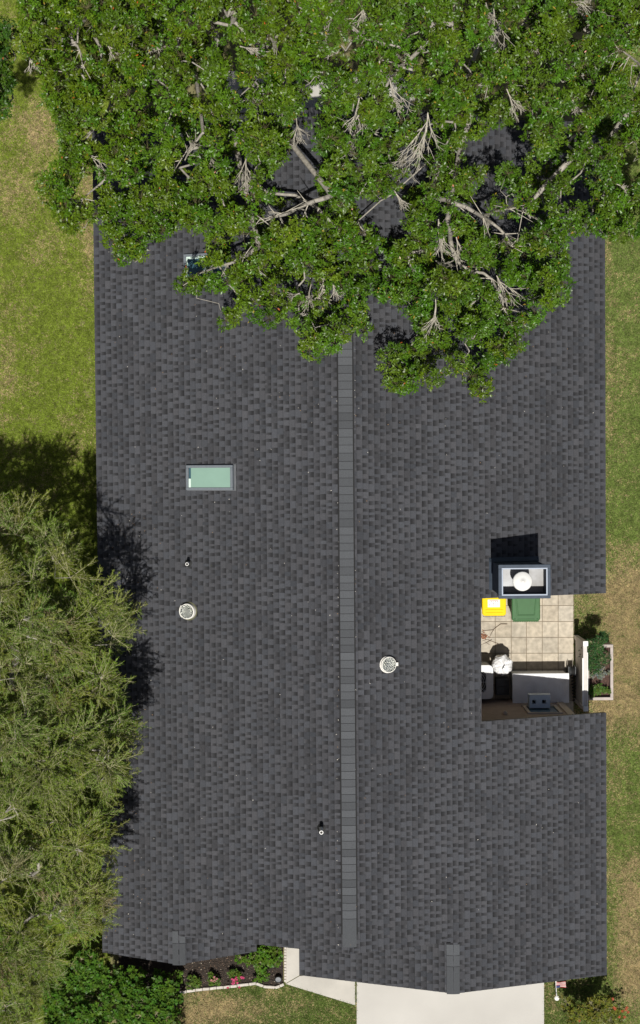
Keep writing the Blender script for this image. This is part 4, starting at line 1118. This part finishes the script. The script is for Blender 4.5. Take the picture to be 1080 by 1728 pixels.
# ------------------------------------------------------------------ feathery trees
f_outline = [(-140, 850), (0, 858), (40, 850), (60, 885), (95, 900), (120, 930), (140, 925), (152, 965), (172, 985), (176, 1012), (212, 1042), (205, 1066), (190, 1092), (194, 1120), (178, 1150), (198, 1180), (205, 1205), (222, 1240), (212, 1262), (205, 1290), (225, 1312),
             (190, 1330), (180, 1375), (200, 1425), (175, 1440), (170, 1475), (182, 1505), (178, 1560), (150, 1575), (122, 1582), (118, 1612), (85, 1640), (62, 1690), (40, 1760), (-140, 1760)]
def feathery_tree(name, label, base_px, ymin, ymax, zoff, leafcol):
    base = at(*base_px, 0); e_ = empty(name, base, label, 'tree', 'feathery fine leaved trees beside the house')
    trunk_top = base + [-.0, 0, 2.6]
    c = []
    while len(c) < (ymax - ymin) * .74:
        x, y = random.uniform(-140, 240), random.uniform(ymin, ymax)
        if inside(f_outline, x + (4 if y < 1220 else 14), y) and inside(f_outline, x - 5, y - 10) and noise2(x, y, 30, 12) > .33: c.append((x, y))
    c = np.array(c)
    zt = np.interp(c[:, 0], [-140, 40, 120, 220], [6.4, 7.2, 6.9, 6.6]) + zoff + (noise2(c[:, 0], c[:, 1], 60, 6) - .5) * 1.6
    zt -= np.interp(c[:, 1], [850, 990], [2.7, 0])
    zt -= np.where(rng.random(len(c)) < .35, rng.uniform(.5, 1.6, len(c)), 0)
    low = rng.random(len(c)) < .22; zt[low] -= rng.uniform(1.0, 2.0, low.sum())
    cs = at(c[:, 0], c[:, 1], zt)
    hub = np.array([trunk_top[0], 0, 0])
    # sprays: several twigs fan from each clump outwards, each lined with fine needles
    ns = 9; n = len(cs)
    p0 = np.repeat(cs, ns, 0); m = len(p0)
    outw = p0 - np.array(trunk_top); outw[:, 2] *= .15; outw /= (np.linalg.norm(outw, axis=1, keepdims=True) + 1e-6)
    d = outw * .55 + rng.normal(0, .62, (m, 3)) * [1, 1, .42] + [0, .12, .12]; d /= np.linalg.norm(d, axis=1, keepdims=True)
    Ls = rng.uniform(.28, .70, m)[:, None]; p1 = p0 + d * Ls
    px, py = to_px(p1); oo = ~inside(f_outline, px, py) & (rng.random(m) < .40)
    p1 = np.where(oo[:, None], p0 + (p1 - p0) * .45, p1)
    # secondary twigs
    k2 = 4; t2 = rng.uniform(.25, .95, (m * k2, 1)); s0 = np.repeat(p0, k2, 0) + np.repeat(p1 - p0, k2, 0) * t2
    d2 = np.repeat(d, k2, 0) * .8 + rng.normal(0, .45, (m * k2, 3)) * [1, 1, .5]; d2 /= np.linalg.norm(d2, axis=1, keepdims=True)
    s1 = s0 + d2 * rng.uniform(.10, .26, (m * k2, 1))
    A = np.concatenate([p0, s0]); B = np.concatenate([p1, s1]); DD = np.concatenate([d, d2])
    ln = np.linalg.norm(B - A, axis=1)
    cnt = np.maximum(4, (ln * 92).astype(int)); idx = np.repeat(np.arange(len(A)), cnt); k = len(idx)
    t = rng.random((k, 1)) ** .8
    P_ = A[idx] + (B - A)[idx] * t + rng.normal(0, .004, (k, 3))
    D_ = DD[idx] * .95 + rng.normal(0, .5, (k, 3)) * [1, 1, .7]
    N_ = rng.normal(0, .6, (k, 3)) + [0, 0, 1]
    base_c = pal(leafcol, n, .30, .07); dead = rng.random(n) < .04; base_c[dead] = np.array([(.27, .215, .11)]) * rng.uniform(.7, 1.2, (dead.sum(), 1)); fresh = rng.random(n) < .2; base_c[fresh] *= [.78, .95, .8]
    ccol = np.repeat(base_c, ns, 0); ccol = np.concatenate([ccol, np.repeat(ccol, k2, 0)])[idx] * rng.uniform(.7, 1.35, (k, 1))
    V, F = leaf_quads(P_, D_, N_, rng.uniform(.045, .085, k), rng.uniform(.0065, .0115, k), .0)
    make('crown', V, F, M['needle'], np.repeat(ccol, 4, 0), parent=e_)
    print(name, 'needles', k)
    # skeleton
    nodes = [tuple(base), tuple(base + [.03, 0, 1.4]), tuple(trunk_top)]; par = [-1, 0, 1]
    alln = np.zeros((3 + 2 * n + 2, 3)); alln[:3] = nodes
    for i in np.argsort(np.linalg.norm(cs - trunk_top, axis=1)):
        tgt = cs[i]; N0 = alln[2:len(nodes)]
        dd = np.linalg.norm(N0 - tgt, axis=1) + .35 * np.linalg.norm(N0 - trunk_top, axis=1); a = int(np.argmin(dd)) + 2; s = alln[a].copy()
        for tt in (.5, 1.):
            p = s + (tgt - s) * tt + (rng.normal(0, .08, 3) if tt < 1 else 0); nodes.append(tuple(p)); par.append(a); a = len(nodes) - 1; alln[a] = p
    w = np.ones(len(nodes))
    for i in range(len(nodes) - 1, 0, -1): w[par[i]] += w[i]
    rad = .0055 * w ** .47; NP = np.array(nodes); pa_ = np.array(par[1:])
    V, F = tubes_np(NP[pa_], NP[1:], np.where(pa_ < 2, rad[pa_], np.minimum(rad[pa_], rad[1:] * 1.4)), rad[1:], 7); make('trunk', V, F, M['bark'], parent=e_, smooth=True)
    V, F = tubes_np(A, B, np.concatenate([np.full(m, .0070), np.full(m * k2, .0040)]), np.concatenate([np.full(m, .0045), np.full(m * k2, .003)]), 3)
    make('twig', V, F, M['needlebark'], parent=e_)
    return e_
feathery_tree('feathery_tree', 'olive feathery tree at the left roof edge, the one nearest the bare lawn', (20, 1080), 850, 1330, 0.0, (.165, .222, .040))
feathery_tree('feathery_tree', 'yellow green feathery tree at the left roof edge, just above the dark bush', (0, 1500), 1300, 1760, -.5, (.176, .234, .038))

# ------------------------------------------------------------------ grass
def dry(x, y):
    d = np.zeros(np.shape(x))
    for bx, by, sx, sy, w in ((60, 225, 45, 80, .6), (95, 320, 50, 30, .45), (10, 340, 40, 50, .35), (150, 380, 14, 120, .6), (60, 420, 90, 30, .25), (10, 620, 30, 60, .3), (1058, 1110, 60, 130, 1.2), (1064, 1540, 34, 110, .9),
                              (1026, 420, 8, 60, .5), (1027, 700, 7, 200, .4), (1060, 980, 60, 40, .6), (1010, 1190, 50, 25, .6), (390, 1700, 80, 26, .8), (310, 1720, 40, 40, .6), (1070, 1640, 30, 40, .8), (1045, 640, 30, 60, .2)):
        d += w * np.exp(-((x - bx) / sx) ** 2 - ((y - by) / sy) ** 2)
    return np.clip(d, 0, 1)
bare = ((150, 662, 16, 26), (140, 545, 8, 14), (155, 640, 9, 16), (120, 680, 12, 9), (150, 600, 8, 30))
NG = 760000
strips = ((-30, 185, 0, 1750), (1005, 1110, -10, 1660), (960, 1110, 985, 1225), (280, 620, 1650, 1750), (905, 1110, 1630, 1750))
ar = np.array([(b - a) * (d - c) for a, b, c, d in strips], float); wh = rng.choice(len(strips), NG, p=ar / ar.sum()); st_ = np.array(strips, float)[wh]
gx = st_[:, 0] + rng.random(NG) * (st_[:, 1] - st_[:, 0]); gy = st_[:, 2] + rng.random(NG) * (st_[:, 3] - st_[:, 2])
g = at(gx, gy, 0)
keep = ~((g[:, 0] > XL + .25) & (g[:, 0] < XE - .35) & (g[:, 1] < YTOP - .4) & (g[:, 1] > YA + .6) & ~((gx > 966) & (gy > 985) & (gy < 1215)))
for poly in (drive_px, path_px, bed_px, [(477, 1560), (520, 1560), (600, 1640), (480, 1662)], [(740, 960), (968, 960), (968, 1205), (740, 1205)], [(380, 120), (700, 120), (700, 190), (380, 190)]): keep &= ~inside(poly, gx, gy)
keep &= ~((g[:, 0] > PLX[0] - .02) & (g[:, 0] < PLX[1] + .02) & (g[:, 1] > PLX[2] - .02) & (g[:, 1] < PLX[3] + .02))
keep &= ~((g[:, 0] > XC) & (g[:, 0] < XE - .7) & (g[:, 1] > YG + .3) & (g[:, 1] < YTOP) & ~((gx > 966) & (gy > 985) & (gy < 1215)))
for bx, by, sx, sy in bare: keep &= ~((np.exp(-((gx - bx) / sx) ** 2 - ((gy - by) / sy) ** 2) > rng.uniform(.55, 1.15, NG)))
gx, gy, g = gx[keep], gy[keep], g[keep]; n = len(g)
dr_ = np.clip(dry(gx, gy) + (noise2(gx, gy, 22, 21) - .5) * .5 + (noise2(gx, gy, 7, 22) - .5) * .45 + (noise2(gx, gy, 70, 23) - .5) * .35 + np.where(gx < 200, .03, np.where(gy < 900, .0, .12)), 0, 1)
left = (gx < 200)[:, None]
green = np.where(left, np.array([[.190, .250, .034]]), np.array([[.165, .225, .055]]))
green = np.where(((gx > 200) & (gy > 1500) & (gx < 1000))[:, None], np.array([[.120, .170, .040]]), green)
straw = np.array([[.41, .325, .17]])
pick = (rng.random(n) < dr_ * .92)[:, None]
cc = np.where(pick, straw, green) * rng.uniform(.45, 1.5, (n, 1)) * (.72 + .6 * noise2(gx, gy, 4.5, 41))[:, None]
t = rng.random(n) * 6.28; lean = rng.uniform(.25, 1.0, n)
L = rng.uniform(.035, .075, n); W = rng.uniform(.006, .012, n)
D = np.stack([np.cos(t) * lean, np.sin(t) * lean, np.ones(n) * .42], 1); D /= np.linalg.norm(D, axis=1, keepdims=True)
S = np.stack([-np.sin(t), np.cos(t), np.zeros(n)], 1)
V = np.stack([g - S * W[:, None], g + S * W[:, None], g + D * L[:, None]], 1).reshape(-1, 3)
tag(make('grass', V, np.arange(len(V)).reshape(-1, 3), M['grass'], np.repeat(cc, 3, 0)), 'short mown lawn grass, green with straw coloured patches', 'grass', kind='stuff')
print('grass', n)

# ------------------------------------------------------------------ litter on the roof
nl = 230
lx = rng.uniform(170, 1015, nl); ly = rng.uniform(520, 1600, nl)
kz = rng.random(nl) < .35; lx[kz] = np.where(rng.random(kz.sum()) < .5, 570, 599) + rng.normal(0, 1.2, kz.sum())
kk = ~((lx > 800) & (ly > 900) & (ly < 1225)); lx, ly = lx[kk], ly[kk]; nl = len(lx)
mx, my = rng.uniform(180, 960, 900), rng.uniform(300, 720, 900)
kk = rng.random(900) < np.exp(-np.abs(my - 470) / 130) * (.25 + noise2(mx, my, 40, 51)) * .45; mx, my = mx[kk], my[kk]
ex, ey = rng.normal(205, 28, 170), rng.uniform(860, 1590, 170); kk = ex > 176
lx, ly = np.concatenate([lx, mx, ex[kk]]), np.concatenate([ly, my, ey[kk]]); nold = nl; nl = len(lx)
P_ = np.array([at_roof(x, y, .02) for x, y in zip(lx, ly)]); P_[:, 2] += .004; t = rng.random(nl) * 6.28
V, F = leaf_quads(P_, np.stack([np.cos(t), np.sin(t), .1 + 0 * t], 1), np.tile([0, 0, 1.], (nl, 1)), rng.uniform(.015, .042, nl), rng.uniform(.008, .018, nl))
cc = np.array([[.50, .47, .42]]) * rng.uniform(.35, 1.3, (nl, 1)); br = rng.random(nl) < .3; br[nold:] |= rng.random(nl - nold) < .6; cc[br] = np.array([(.20, .12, .06)]) * rng.uniform(.5, 1.5, (br.sum(), 1))
tag(make('leaf_litter', V, F, M['litter'], np.repeat(cc, 4, 0)), 'tiny pale dry leaves and petals scattered on the shingles', 'litter', kind='stuff')
